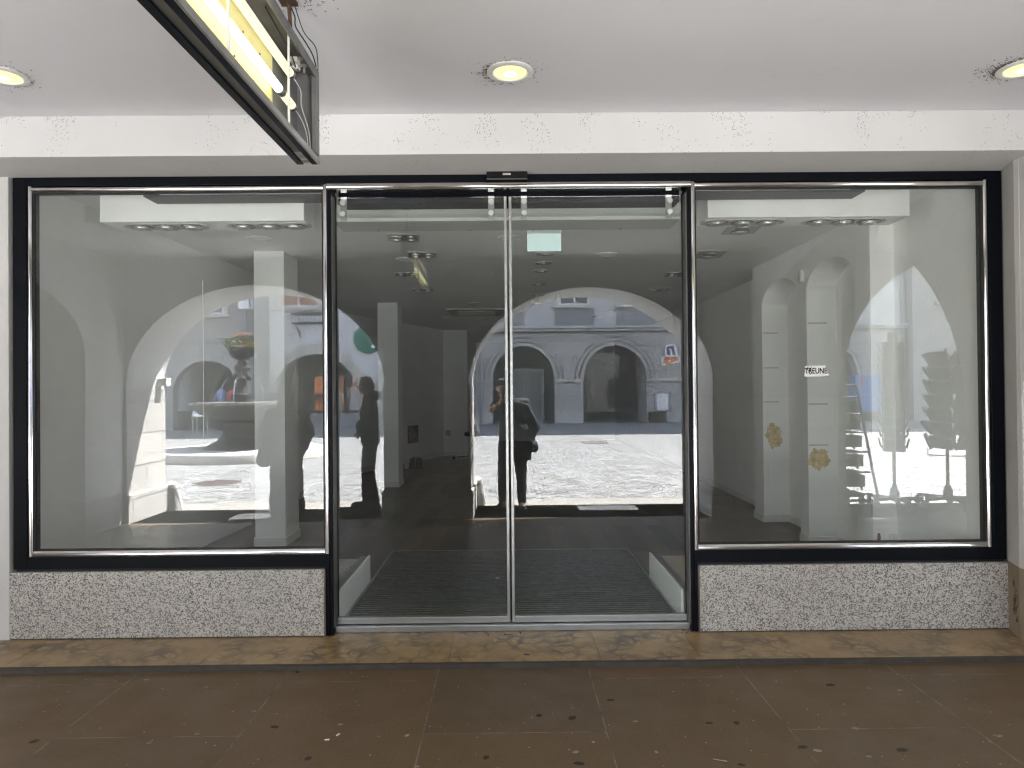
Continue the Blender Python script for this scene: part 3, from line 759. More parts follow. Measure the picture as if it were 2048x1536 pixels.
# right-hand thick wall with two arched niches
nw = thing('niche_wall', 'thick white wall with two arched niches on the right inside the shop', 'wall', (3.1, 2.5, 0))
fnx = lambda u, z, d: (d, u, z)
part('wall', MB().arch(1.18, 3.92, IF - .05, IC + .005, [(1.905, .485, 2.55, .25, IF - .05), (3.105, .515, 2.54, .25, IF - .05)], 3.0, 3.30, fnx).box(3.30, 3.6, .1, 20, -.1, IC), M['white'], nw)
part('end_facing', MB().box(3.002, 3.31, 1.160, 1.178, IF, IC - .005), M['white'], nw)
part('front_return', MB().box(3.20, 3.31, .10, 1.16, -.1, IC - .002), M['white'], nw)
sk = MB()
for (a, b_) in ((1.16, 1.42), (2.39, 2.59), (3.62, 3.93)): sk.box(2.986, 2.9995, a, b_, IF, .105)
for (a, b_) in ((2.376, 2.3895), (3.606, 3.6195)): sk.box(2.986, 3.30, a, b_, IF, .105)
for (a, b_) in ((1.42, 2.375), (2.59, 3.605)): sk.box(3.287, 3.2995, a, b_, IF, .104)
sk.box(3.288, 3.2995, 3.94, 16.9, IF, .105); sk.box(3.0, 3.3, 3.921, 3.934, IF, .105); sk.box(2.986, 3.19, 1.146, 1.1595, IF, .104)
part('skirting', sk, M['whitepl'], nw)
rails = MB()
for z in (2.24, 1.80, 1.43, 1.02): rails.box(3.01, 3.20, 2.383, 2.3893, z - .006, z + .006)
for z in (2.24, 1.83, 1.43): rails.box(3.01, 3.19, 3.613, 3.6193, z - .006, z + .006)
part('shelf_rail', rails, mat('pale grey rail', (.55, .55, .54), .5, .3), nw)
def patch(cx, cz, rx, rz, y, seed):
    rnd = random.Random(seed); n = 60; v = []; ph = [rnd.uniform(0, 6.28) for _ in range(6)]
    for k in range(n):
        a = 2 * PI * k / n; q = 1 + .13 * math.sin(2 * a + ph[0]) + .10 * math.sin(5 * a + ph[1]) + .06 * math.sin(9 * a + ph[2]) + .05 * math.sin(17 * a + ph[3])
        v.append((cx + rx * q * math.cos(a), cz + rz * q * math.sin(a)))
    return MB().prism(v, y - .003, y, 'y')
part('glue_stain', patch(3.105, .88, .095, .115, 2.3885, 3), M['glue'], nw, 'brown square glue stain')
part('glue_stain', patch(3.125, 1.03, .10, .13, 3.6185, 5), M['glue'], nw, 'brown oval glue stain')
# pillars
def pillar(x0, x1, y0, y1, label):
    t = thing('pillar', label, 'pillar', ((x0 + x1) / 2, y0, IF), 'square white pillars inside the shop')
    part('shaft', MB().box(x0, x1, y0, y1, IF, IC - .002), M['white'], t, bevel=.003)
    part('skirting', MB().box(x0 - .012, x1 + .012, y0 - .012, y1 + .012, IF, .11), M['whitepl'], t, bevel=.003)
pillar(-2.60, -2.29, 2.60, 3.06, 'square white pillar close behind the left window')
pillar(-2.13, -1.80, 6.90, 7.38, 'square white pillar deep inside the shop, seen through the left door leaf')
# ceiling bulkheads with spotlight modules
def spot(mb_r, mb_h, x, y, z, r):
    mb_h.lathe([(r, 0), (r * 1.0, .004)], (x, y, z - .003), 24, 'z', True)
    for q in (.97, .84): mb_r.lathe([(r * q, -.005), (r * q, -.010), (r * (q - .07), -.010), (r * (q - .07), -.004)], (x, y, z), 28)
    mb_r.lathe([(r * .70, -.006), (r * .66, -.016), (r * .45, -.020), (r * .2, -.012), (.001, -.010)], (x, y, z), 28)
def bulkhead(x0, x1, label, lights):
    t = thing('bulkhead', label, 'ceiling bulkhead', ((x0 + x1) / 2, .45, IC), 'white bulkheads behind the shop windows')
    part('box', MB().box(x0, x1, .35, .63, 2.81, IC - .001), M['white'], t, bevel=.003)
    for cx in lights:
        pl = MB(); n = 12; v = []
        for (sx, ex) in ((1, .24), (-1, .24)):
            for k in range(n + 1):
                a = -PI / 2 + PI * k / n if sx > 0 else PI / 2 + PI * k / n
                v.append((cx + sx * .22 + .085 * math.cos(a), .485 + .085 * math.sin(a)))
        pl.prism(v, 2.803, 2.8097, 'z'); q = part('spot_module', pl, M['trimgrey'], t)
        rf, ho = MB(), MB()
        for k in (-1, 0, 1): spot(rf, ho, cx + k * .185, .485, 2.8025, .078)
        part('spot_ring', rf, M['reflector'], q, smooth=True); part('spot_recess', ho, M['holedark'], q)
bulkhead(-2.87, -1.43, 'white ceiling bulkhead with six spots behind the left window', (-2.46, -1.72))
bulkhead(1.43, 2.87, 'white ceiling bulkhead with six spots behind the right window', (1.72, 2.46))
# dark door operator header running behind the windows
OH = thing('door_operator', 'long dark door operator casing above the doors and window heads', 'door operator', (0, .15, 2.9))
M['casing'] = mat('dark grey casing', (.035, .037, .04), .5); part('casing', MB().box(-2.41, -1.18, .055, .24, 2.905, 3.04), M['casing'], OH); part('casing', MB().box(1.22, 2.40, .055, .24, 2.905, 3.04), M['casing'], OH)
part('rail', MB().box(-2.3, -1.2, .05, .056, 2.915, 2.922), M['alu'], OH); part('rail', MB().box(1.24, 2.3, .05, .056, 2.915, 2.922), M['alu'], OH)
# air curtain
AC = thing('air_curtain', 'long pale grey air curtain hung over the entrance', 'air curtain', (0, .75, 2.9))
pr = [(.60, 2.86), (.93, 2.86), (.93, 3.04), (.60, 3.04)]
part('body', MB().prism(pr, -1.29, 1.30, 'x'), mat('pale grey metal casing', (.56, .56, .54), .5, 0, .04, 2), AC, bevel=.006)
v = [(.60 - .10 * math.sin(PI * k / 12), 2.885 + .075 * (1 - math.cos(PI * k / 12)) ) for k in range(13)]
part('intake_drum', MB().prism(v, -1.27, 1.28, 'x'), mat('light grey drum', (.60, .62, .60), .35, 0, .03, 2), AC, smooth=True)
for x in (-1.0, -.28, .9): part('screw', MB().lathe([(.012, 0), (.012, -.004), (.006, -.012), (.001, -.012)], (x, .88, 2.859), 12), M['alu'], AC)
# exit sign (blank back)
EX = thing('exit_sign', 'blank pale glowing sign box hung from the shop ceiling', 'sign', (.33, 1.6, 2.9))
part('panel', MB().box(.185, .485, 1.60, 1.625, 2.83, 2.985), M['exitlit'], EX, bevel=.003)
part('housing', MB().box(.18, .49, 1.592, 1.64, 2.985, IC - .001), mat('pale blue grey housing', (.66, .72, .71), .5), EX, bevel=.004)
part('indicator', MB().lathe([(.004, 0), (.004, -.002), (.001, -.002)], (.23, 1.592, 3.005), 10, 'y').lathe([(.004, 0), (.004, -.002), (.001, -.002)], (.245, 1.592, 3.005), 10, 'y'), M['holedark'], EX)
# ceiling spot modules and downlights
def square_spots(x, y, n, label, rot=.0):
    t = thing('ceiling_spotlight', label, 'spotlight', (x, y, IC), 'square spotlights in the shop ceiling')
    mb = MB(); mb.obox((x, y, IC - .004), .30, .30 if n > 2 else .42, .010, (0, 0, rot)); part('plate', mb, M['trimgrey'], t, bevel=.003)
    rf, ho = MB(), MB()
    sp = [(-.07, -.07), (.07, -.07), (-.07, .07), (.07, .07)] if n == 4 else [(0, -.1), (0, .1)]
    for (dx, dy) in sp:
        cx = x + dx * math.cos(rot) - dy * math.sin(rot); cyy = y + dx * math.sin(rot) + dy * math.cos(rot)
        spot(rf, ho, cx, cyy, IC - .0095, .062 if n == 4 else .085)
    part('spot_ring', rf, M['reflector'], t, smooth=True); part('spot_recess', ho, M['holedark'], t)
for (x, y, n, l) in [(-.97, 2.0, 4, 'first square spotlight just behind the air curtain'), (-.90, 2.85, 4, 'second square spotlight behind the air curtain, left leaf'), (-1.24, 4.1, 4, 'square spotlight furthest left in the row of four'), (-1.20, 5.45, 4, 'deepest square spotlight seen through the left door leaf'),
                     (2.15, 1.75, 2, 'twin spotlight directly behind the right bulkhead'), (2.2, 2.95, 2, 'twin spotlight alone on the ceiling in the right window'), (2.16, 4.25, 4, 'square spotlight cut by the right door post'), (2.22, 5.6, 4, 'deepest square spotlight seen through the right door leaf')]:
    square_spots(x, y, n, l, .12 if x < 0 else -.1)
RL = ['small round recessed light right behind the glowing sign, nearest of its row'] + ['small round recessed light, %s in the row running back from the glowing sign' % q for q in ('second', 'third', 'fourth', 'fifth', 'sixth and last')] + [
    'small round recessed light just in front of the air conditioner cassette', 'small round recessed light touching the front edge of the air conditioner', 'small round recessed light just behind the air conditioner', 'deepest small round recessed light behind the air conditioner',
    'small round recessed light left of the air conditioner, nearer one', 'small round recessed light left of the air conditioner, farther one', 'small round recessed light near the deep right wall, nearest of three', 'small round recessed light near the deep right wall, middle of three', 'small round recessed light near the deep right wall, farthest of three']
for i, (x, y) in enumerate([(.41, 2.85), (.42, 3.4), (.43, 3.95), (.45, 5.05), (.48, 6.1), (.5, 7.2), (-.55, 7.0), (-.5, 7.7), (-.45, 9.6), (-.4, 11), (-1.2, 9.3), (-1.2, 10.2), (3.0 - .9, 7.6), (2.0, 8.4), (1.8, 9.4)]):
    t = thing('recessed_light', RL[i], 'ceiling light', (x, y, IC), 'round recessed lights in the shop ceiling')
    part('ring', MB().lathe([(.10, 0), (.10, -.008), (.085, -.010), (.075, -.002)], (x, y, IC), 28), M['trimgrey'], t, smooth=True)
    rf, ho = MB(), MB(); spot(rf, ho, x, y, IC - .001, .072); part('reflector', rf, M['reflector'], t, smooth=True); part('recess', ho, M['holedark'], t)
for i, (x, y) in enumerate([(-2.33, 2.0), (1.1, 1.15), (1.08, 2.9), (.03, 2.05), (-1.1, 3.1)]):
    t = thing('ceiling_speaker', ['round white flush speaker above the near white pillar', 'round white flush speaker close behind the air curtain, right door leaf', 'round white flush speaker deeper behind the right door leaf', 'round white flush speaker in line with the door joint', 'round white flush speaker among the left square spotlights'][i], 'speaker', (x, y, IC), 'round white speakers in the shop ceiling')
    part('rim', MB().lathe([(.115, 0), (.115, -.008), (.10, -.012), (.094, -.006)], (x, y, IC), 32), M['whitepl'], t, smooth=True)
    part('grille', MB().lathe([(.094, -.006), (.04, -.014), (.001, -.015)], (x, y, IC), 28), M['white'], t, smooth=True)
ca = thing('air_conditioner', 'square ceiling air conditioner cassette deep in the shop', 'air conditioner', (-.55, 8.3, IC))
part('frame', MB().box(-1.07, -.05, 7.75, 8.8, IC - .03, IC - .001), mat('cassette grey', (.42, .42, .40), .5), ca, bevel=.01)
part('grille', MB().box(-.9, -.22, 7.95, 8.6, IC - .045, IC - .031), M['whitepl'], ca, bevel=.01)
part('slot', MB().box(-.95, -.17, 7.80, 7.86, IC - .034, IC - .0302).box(-.95, -.17, 8.68, 8.74, IC - .034, IC - .0302), M['holedark'], ca)
# entrance mat
EM = thing('entrance_mat', 'black ribbed entrance mat with aluminium bars inside the door', 'mat', (0, 1.2, .03))
part('backing', MB().box(-1.13, 1.15, .165, 2.27, IF - .005, IF + .004), M['mat'], EM)
bars = MB(); y = .18
while y < 2.25:
    bars.box(-1.125, 1.145, y, y + .012, IF + .004, IF + .012); y += .047
part('bars', bars, M['matbar'], EM)
part('rim', ring(MB(), -1.15, 1.17, 0, 0, 0, 0, 0, 0, 0, 0).box(-1.15, -1.131, .165, 2.29, IF - .01, IF + .012).box(1.151, 1.17, .165, 2.29, IF - .01, IF + .012).box(-1.131, 1.151, 2.271, 2.29, IF - .01, IF + .012), M['alu'], EM)
solo('paper_scrap', MB().obox((-.10, 1.25, IF + .013), .03, .02, .003, (0, .05, .4)), M['paper'], 'tiny white paper scrap on the black entrance mat', 'litter')
# display platforms
def platform(x0, x1, m, label):
    t = thing('display_platform', label, 'platform', ((x0 + x1) / 2, .7, IF), 'low display platforms behind the windows')
    s = 1 if x0 < 0 else -1; xi = x1 if s > 0 else x0
    part('base', MB().box(x0, x1, .18, 1.24, IF, .205), m, t)
    part('side_panel', MB().box(min(xi, xi + s * .018), max(xi, xi + s * .018), .172, 1.25, IF, .232), M['white'], t, bevel=.002)
    part('edge_trim', MB().box(min(xi - s * .06, xi), max(xi - s * .06, xi), .18, 1.25, .206, .224), M['alu'], t)
platform(-3.2, -1.175, M['granite'], 'low granite topped display platform behind the left window')
platform(1.185, 3.19, mat('beige laminate', (.42, .37, .30), .5), 'low beige topped display platform behind the right window')
# small fittings
so_ = thing('wall_socket', 'round white wall socket low behind the right window', 'socket', (3.2, 1.15, .36))
part('plate', MB().obox((3.175, 1.1565, .345), .085, .007, .085), M['whitepl'], so_, bevel=.003)
part('cup', MB().lathe([(.030, -.002), (.028, .0), (.026, .012), (.001, .012)], (3.175, 1.150, .345), 24, 'y'), M['white'], so_, smooth=True)
part('pin_holes', MB().box(3.164, 3.168, 1.150, 1.151, .343, .347).box(3.182, 3.186, 1.150, 1.151, .343, .347), M['holedark'], so_)
solo('tag', MB().prism([(3.03, .30), (3.05, .30), (3.058, .36), (3.05, .395), (3.036, .39)], 1.150, 1.156, 'y'), mat('red brown tag', (.16, .05, .03), .5), 'small red brown tag on the white wall beside the socket', 'tag')
dt = thing('wall_detector', 'small white box detector high on the niche wall', 'detector', (2.99, 2.55, 2.72))
part('case', MB().box(2.965, 2.999, 2.44, 2.50, 2.66, 2.78), M['whitepl'], dt, bevel=.006); part('lens', MB().box(2.960, 2.966, 2.455, 2.485, 2.68, 2.72), M['trimgrey'], dt)
po = thing('poster', 'small dark picture leaning low on the angled white wall', 'picture', (-2.05, 10.7, .55))
def onwall(t_, z, off=.02):  # along the angled wall from its near corner
    a = Vector((-3.08, 8.3)); b_ = Vector((-1.55, 12.3)); d = (b_ - a).normalized(); n = Vector((d.y, -d.x)); p = a + d * t_ + n * off
    return (p.x, p.y, z)
q0 = [onwall(2.5, .45), onwall(2.95, .45), onwall(2.95, .83), onwall(2.5, .83)]; q1 = [onwall(2.5, .45, .004), onwall(2.95, .45, .004), onwall(2.95, .83, .004), onwall(2.5, .83, .004)]
part('sheet', MB().add(q0 + q1, [(0, 1, 2, 3), (7, 6, 5, 4), (0, 4, 5, 1), (1, 5, 6, 2), (2, 6, 7, 3), (3, 7, 4, 0)]), mat('dark printed sheet', (.07, .06, .055), .6, 0, .9, 8), po)
bg = thing('carry_case', 'dark grey rounded case standing on the shop floor', 'case', (-1.85, 10.0, IF))
part('body', MB().box(-2.0, -1.77, 9.6, 9.78, IF, .235), mat('dark grey fabric', (.10, .10, .10), .8), bg, bevel=.03)
part('zip', MB().box(-1.89, -1.882, 9.588, 9.599, .06, .22), M['alu'], bg); part('handle', MB().tube([(-1.94, 9.69, .235), (-1.93, 9.69, .27), (-1.85, 9.69, .27), (-1.84, 9.69, .235)], .007, 8), M['wireblack'], bg, smooth=True)
jr = thing('white_jar', 'small white jar standing beside the dark grey case', 'jar', (-2.08, 9.6, IF))
part('body', MB().lathe([(.001, 0), (.042, 0), (.045, .01), (.045, .09), (.03, .105)], (-2.07, 9.62, IF), 20), M['whitepl'], jr, smooth=True); part('lid', MB().lathe([(.03, .105), (.04, .107), (.04, .145), (.02, .155), (.001, .156)], (-2.07, 9.62, IF), 20), M['paper'], jr, smooth=True)
s3 = thing('socket_box', 'pair of dark sockets low on the far white wall', 'socket', (-1.5, 12.2, .4))
part('plate', MB().box(-1.50, -1.38, 12.25, 12.268, .50, .64), M['trimgrey'], s3); part('socket', MB().lathe([(.045, -.01), (.035, 0), (.001, 0)], (-1.46, 12.25, .59), 14, 'y').lathe([(.035, -.01), (.03, 0), (.001, 0)], (-1.41, 12.25, .53), 14, 'y'), M['holedark'], s3)
kb = thing('floor_socket', 'pale square socket box lying on the floor with loose cables', 'socket', (-1.1, 11.5, IF))
part('box', MB().box(-1.30, -1.16, 11.2, 11.25, IF, .13), M['trimgrey'], kb, bevel=.005); part('hole', MB().lathe([(.04, 0), (.001, 0)], (-1.23, 11.198, .075), 16, 'y'), M['holedark'], kb)
part('cable', MB().tube([(-1.16, 11.22, .05), (-1.0, 11.4, .04), (-.9, 11.8, .03), (-.88, 12.1, .25), (-.95, 12.2, .5)], .008, 7), M['wire'], kb, smooth=True)
part('plug', MB().ell((-.98, 12.2, .55), (.075, .04, .06)), M['wireblack'], kb, smooth=True)

# ================================================================== THE SQUARE BEHIND THE CAMERA (seen in the glass)
FA = m_facade('grey beige render', (.34, .325, .305)); FB = m_facade('pale blue white render', (.60, .60, .61))
FC = m_facade('blue grey rusticated render', (.37, .36, .345), (.62, 4.4), .04, .62); FD = m_facade('beige render', (.46, .44, .40))
FCU = m_facade('pale render strip', (.46, .455, .45)); M['trimst'] = mat('cream stone trim', (.50, .48, .43), .8, 0, .1, 4, .2)
M['voussoir'] = m_facade('grey voussoir stone', (.36, .35, .34)); M['panelgrey'] = m_facade('grey facade panel', (.26, .265, .275))
M['grooveshade'] = mat('painted groove shade', (.10, .10, .105), .9, 0, .3, 9)  # dark tone that stands in for shade between the facade mouldings
M['winframe'] = mat('white window frame', (.74, .75, .76), .5, 0, .03); M['windark'] = mat('dark window pane', (.03, .035, .042), .06, 0, .2, 2, spec=.8)
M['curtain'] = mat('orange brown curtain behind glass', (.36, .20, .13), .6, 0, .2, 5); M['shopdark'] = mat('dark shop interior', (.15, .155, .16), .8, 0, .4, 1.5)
M['gutter'] = mat('grey downpipe', (.33, .34, .36), .5, .3); M['roof'] = mat('red brown roof tiles', (.16, .07, .05), .85, 0, .2, 8, .3)
M['iron'] = mat('dark wrought iron', (.025, .026, .028), .5, .7); M['stonedark'] = mat('dark weathered fountain stone', (.050, .049, .047), .8, 0, .3, 5, .4, 30)
M['shutterbrown'] = mat('dark wood', (.06, .045, .035), .7, 0, .3, 10)

def facade(name, label, x0, x1, yf, h, m, arches, depth=3.4, back=None):
    t = thing(name, label, 'building', ((x0 + x1) / 2, yf, 0))
    part('wall', MB().arch(x0, x1, -.3, h, [(c, hw, sp, r, -.08) for (c, hw, sp, r) in arches], yf, yf - .5), m, t)
    b = MB(); b.box(x0, x1, yf - 14, yf - depth - .5, -.3, h)
    b.box(x0, x0 + .3, yf - depth - .499, yf - .501, -.3, h); b.box(x1 - .3, x1, yf - depth - .499, yf - .501, -.3, h)
    b.box(x0 + .301, x1 - .301, yf - depth - .499, yf - .501, 4.6, h - .01)
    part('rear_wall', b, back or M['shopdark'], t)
    part('roof', MB().prism([(yf + .5, h), (yf - 7, h + 4.2), (yf - 14.2, h)], x0 - .2, x1 + .2, 'x'), M['roof'], t)
    return t
def window(t, c, z0, z1, wd, yf, pane='windark', surround='trimst', sill=True):
    x0, x1 = c - wd / 2, c + wd / 2
    f = part('window', ring(MB(), x0, x1, z0, z1, .08, .08, .08, .08, yf + .002, yf + .05).box(c - .04, c + .04, yf + .002, yf + .055, z0 + .08, z1 - .08).box(x0 + .08, c - .04, yf + .002, yf + .045, z0 + (z1 - z0) * .66, z0 + (z1 - z0) * .66 + .05).box(c + .04, x1 - .08, yf + .002, yf + .045, z0 + (z1 - z0) * .66, z0 + (z1 - z0) * .66 + .05), M['winframe'], t)
    part('pane', MB().box(x0 + .08, x1 - .08, yf + .003, yf + .018, z0 + .08, z1 - .08), M[pane], f)
    if surround: part('surround', ring(MB(), x0 - .18, x1 + .18, z0, z1 + .18, .17, .17, .17, 0, yf + .002, yf + .07), M[surround], f)
    if sill: part('sill', MB().box(x0 - .28, x1 + .28, yf + .002, yf + .2, z0 - .14, z0 - .002), M['trimst'], f)
    return f
def pipe(x, y, h, label):
    t = thing('downpipe', label, 'downpipe', (x, y, 0))
    part('pipe', MB().tube([(x, y + .08, -.05), (x, y + .08, h)], .065, 14), M['gutter'], t, smooth=True)
    k = MB()
    for z in (1.2, 2.6, 5.5, 9): k.lathe([(.066, -.04), (.085, -.04), (.085, .04), (.066, .04)], (x, y + .08, z), 14)
    part('bracket', k, M['gutter'], t)
ups = [8.9, 12.4, 15.9]
# A: grey beige house with voussoir arch
A = facade('town_house', 'grey beige town house with a voussoir arch and clothes shop in its passage', -26, -11.42, -26.8, 21, FA, [(-13.5, 1.5, 1.55, 1.48), (-18.4, 1.5, 1.55, 1.48)], 3.2, mat('grey passage render', (.22, .22, .22), .85, 0, .3, .8))
v = MB(); n = 11
for cx in (-13.5, -18.4):
    for k in range(n):
        a0 = PI * k / n + .008; a1 = PI * (k + 1) / n - .008; ro = .70 if k == n // 2 else .56; q = []
        for s_ in range(7):
            a = a0 + (a1 - a0) * s_ / 6; q.append((cx - 1.5 * math.cos(a), 1.55 + 1.48 * math.sin(a)))
        for s_ in range(6, -1, -1):
            a = a0 + (a1 - a0) * s_ / 6; q.append((cx - (1.5 + ro) * math.cos(a), 1.55 + (1.48 + ro) * math.sin(a)))
        v.prism(q, -26.797, -26.76, 'y')
part('voussoirs', v, M['voussoir'], A)
part('cornice', MB().box(-26, -11.43, -26.799, -26.68, 4.02, 4.12).box(-26, -11.43, -26.799, -26.72, 3.86, 4.019), M['voussoir'], A)
part('passage_vault', MB().box(-15.35, -15.0, -29.9, -27.31, .75, 4.3), M['white'], A, 'pale passage side wall')
for zz, hh in [(5.1, 2.0)] + [(u, 2.0) for u in ups]:
    for cx in (-13.4, -16.6, -19.8): window(A, cx, zz, zz + hh, 1.4, -26.8)
pipe(-11.75, -26.8, 20, 'dark grey downpipe at the corner of the beige town house')
# B: white house
B = facade('town_house', 'pale bluish white town house with a wide round cream arch', -12.2, -2.05, -29, 23, FB, [(-9.25, 2.0, 1.35, 2.05), (-4.4, 1.7, 1.35, 1.85)], 3.4, mat('grey green shop front', (.24, .26, .255), .7, 0, .3, .7))
at = MB()
for (c, hw, sp, r) in [(-9.25, 2.0, 1.35, 2.05), (-4.4, 1.7, 1.35, 1.85)]:
    at.archtrim(c, hw, sp, r, .24, -28.999, -28.93, foot=-.08); at.archtrim(c, hw + .241, sp, r + .241, .22, -28.999, -28.96, foot=-.08)
part('arch_trim', at, M['trimst'], B)
window(B, -10.0, 5.65, 7.5, 1.9, -29, 'curtain', 'trimst')
for zz in ups:
    for cx in (-10, -7, -4): window(B, cx, zz, zz + 2, 1.5, -29)
window(B, -5.6, 5.65, 7.5, 1.7, -29)
pipe(-11.95, -29, 22, 'white grey downpipe beside the pale blue town house')
# C: blue grey house
carch = [(.79, 1.54, 2.1, 1.66), (5.33, 1.57, 2.1, 1.66), (11.15, 1.55, 2.1, 1.66), (15.8, 1.55, 2.1, 1.66)]
Cc = facade('town_house', 'blue grey town house with grooved ground floor and round arches', -2.0, 19.8, -30, 24, FC, carch, 2.6)
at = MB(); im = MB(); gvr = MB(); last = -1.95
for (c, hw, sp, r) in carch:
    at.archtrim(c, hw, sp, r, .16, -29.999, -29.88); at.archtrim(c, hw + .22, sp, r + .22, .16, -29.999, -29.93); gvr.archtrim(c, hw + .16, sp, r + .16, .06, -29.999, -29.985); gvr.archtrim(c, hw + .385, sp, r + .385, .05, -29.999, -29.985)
    im.box(last, c - hw + .01, -29.999, -29.90, 1.98, 2.1); last = c + hw - .01
im.box(last, 19.75, -29.999, -29.90, 1.98, 2.1)
part('arch_trim', at, FC, Cc); part('painted_groove_shade', gvr, M['grooveshade'], Cc); part('impost', im, M['trimst'], Cc)  # dark rings beside the arch mouldings are shade put in as colour
part('cornice', MB().box(-2.0, 19.8, -29.999, -29.70, 4.62, 4.74).box(-2.0, 19.8, -29.999, -29.83, 4.48, 4.60), FCU, Cc); part('painted_cornice_shade', MB().box(-2.0, 19.8, -29.999, -29.9, 4.601, 4.619).box(-2.0, 19.8, -29.999, -29.985, 4.41, 4.479), M['grooveshade'], Cc)  # dark strips paint the shade between and below the cornice bands
part('plinth_base', MB().box(-2.0, -.76, -29.999, -29.93, -.1, .45).box(2.34, 3.75, -29.999, -29.93, -.1, .45).box(6.91, 9.5, -29.999, -29.93, -.1, .45), FCU, Cc)
part('upper_render', MB().box(-2.0, 19.8, -29.999, -29.99, 4.745, 23.9), FCU, Cc)
pg = MB()
for cx in (-.15, 3.35, 6.4, 9.5, 12.6, 15.7): pg.box(cx - .97, cx + .97, -29.989, -29.95, 4.75, 5.62)
part('apron_panel', pg, M['panelgrey'], Cc)
for cx in (-.15, 3.35, 6.4, 9.5, 12.6, 15.7):
    for zz in [5.78] + ups: window(Cc, cx, zz, zz + 2.1, 1.5, -29.985)
dg_ = part('shop_door', ring(MB(), -.2, 1.9, -.05, 2.7, .1, .1, .1, .1, -32.2, -32.1).box(.8, .9, -32.2, -32.1, .05, 2.6).box(-.1, .8, -32.2, -32.1, 2.0, 2.08), M['gutter'], Cc)
part('glass', MB().box(-.1, 1.8, -32.17, -32.15, .05, 2.6), mat('pale shop door glass', (.17, .18, .185), .3, 0, .3, .9), dg_)
part('show_window', MB().box(3.8, 5.9, -32.2, -32.1, .4, 3.5), M['windark'], Cc)
part('passage_wall', MB().box(6.92, 7.3, -32.9, -30.51, -.1, 4.3), FD, Cc, 'pale side wall of the passage')
pipe(-1.72, -30, 23, 'grey downpipe between the white and the blue grey house')
pipe(-1.30, -30, 23, 'second grey downpipe on the blue grey house front')
pipe(19.6, -30, 23, 'grey downpipe between the blue grey and the beige house')
# D: beige house
Dd = facade('town_house', 'plain beige town house with small white windows at the far right', 19.81, 34, -29.4, 22, FD, [(26, 1.6, 2, 1.6)], 3)
for cx in (21.8, 25, 28.4):
    for zz in [5.7] + ups: window(Dd, cx, zz, zz + 1.9, 1.3, -29.4, surround=None)
# far ends of the square
solo('side_house', MB().box(-40, -34, -30, -6, -.3, 15), FD, 'plain pale house closing the far left end of the square', 'building')
solo('side_house', MB().box(36, 42, -30, -6, -.3, 15), FA, 'plain grey house closing the far right end of the square', 'building')
# wall signs
sg = thing('round_sign', 'round dark green disc sign on the pale blue house', 'sign', (-6.7, -28.9, 4.1))
part('disc', MB().lathe([(.001, .0), (.66, .0), (.70, -.02), (.70, -.09)], (-6.7, -28.90, 4.1), 40, 'y'), mat('green sign disc', (.015, .16, .10), .4), sg, smooth=True)
part('emblem', MB().obox((-6.45, -28.893, 3.75), .17, .012, .17, (0, .3, 0)), M['paper'], sg)
bs = thing('bracket_sign', 'black wrought iron bracket frame on the pale blue house', 'sign bracket', (-9.2, -28.6, 5.1))
br_ = MB()
for z in (4.85, 5.3): br_.tube([(-10.15, -28.95, z), (-8.6, -28.95, z)], .03, 8); br_.tube([(-10.15, -28.3, z), (-8.6, -28.3, z)], .025, 8)
for k in range(9): br_.tube([(-10.15 + k * .19, -28.3, 4.85), (-10.15 + k * .19, -28.3, 5.3)], .016, 6)
for x in (-10.15, -8.6):
    for z in (4.85, 5.3): br_.tube([(x, -28.98, z), (x, -28.3, z)], .025, 8)
part('frame', br_, M['iron'], bs)
part('scroll', MB().tube([(-10.12, -28.9, 4.85), (-10.05, -28.9, 4.6), (-9.95, -28.9, 4.45), (-9.93, -28.9, 4.2)], .03, 8), M['iron'], bs, smooth=True)
hs = thing('hanging_sign', 'white hanging sign with green scrollwork by the downpipe', 'sign', (-11.5, -27.6, 5.8))
part('panel', MB().box(-12.0, -11.35, -26.62, -26.58, 5.3, 6.6), M['paper'], hs)
part('scroll', MB().tube([(-11.85, -26.56, 6.5), (-11.70, -26.56, 6.1), (-11.68, -26.56, 5.7)], .04, 8).tube([(-11.5, -26.56, 6.5), (-11.68, -26.56, 6.1)], .04, 8).tube([(-11.5, -26.56, 5.35), (-11.4, -26.56, 5.5), (-11.5, -26.56, 5.65), (-11.42, -26.56, 5.8)], .03, 8), mat('green paint', (.07, .25, .17), .5), hs, smooth=True)
part('arm', MB().tube([(-12.05, -26.8, 6.65), (-12.05, -26.6, 6.65), (-11.3, -26.6, 6.65)], .03, 8), M['iron'], hs)
ls = thing('letter_sign', 'white outlined sign with a dark letter n over a red and orange boat shape', 'sign', (8.1, -29.9, 3.27))
part('board', MB().prism([(7.66, 2.72), (8.5, 2.86), (8.62, 2.98), (8.5, 3.2), (8.42, 3.3), (8.4, 3.62), (8.3, 3.78), (8.05, 3.8), (7.86, 3.74), (7.80, 3.55), (7.84, 3.2), (7.64, 3.12)], -29.95, -29.85, 'y'), M['paper'], ls)
part('letter', MB().prism([(7.94, 3.26), (8.08, 3.26), (8.02, 3.56), (8.06, 3.60), (8.12, 3.56), (8.20, 3.26), (8.34, 3.26), (8.26, 3.62), (8.20, 3.70), (7.92, 3.70), (7.88, 3.62)], -29.849, -29.835, 'y'), mat('dark violet paint', (.035, .025, .12), .5), ls)
part('red_band', MB().prism([(7.74, 3.0), (7.8, 3.17), (8.45, 3.17), (8.3, 3.05), (8.0, 2.98)], -29.849, -29.835, 'y'), mat('red paint', (.42, .05, .05), .5), ls)
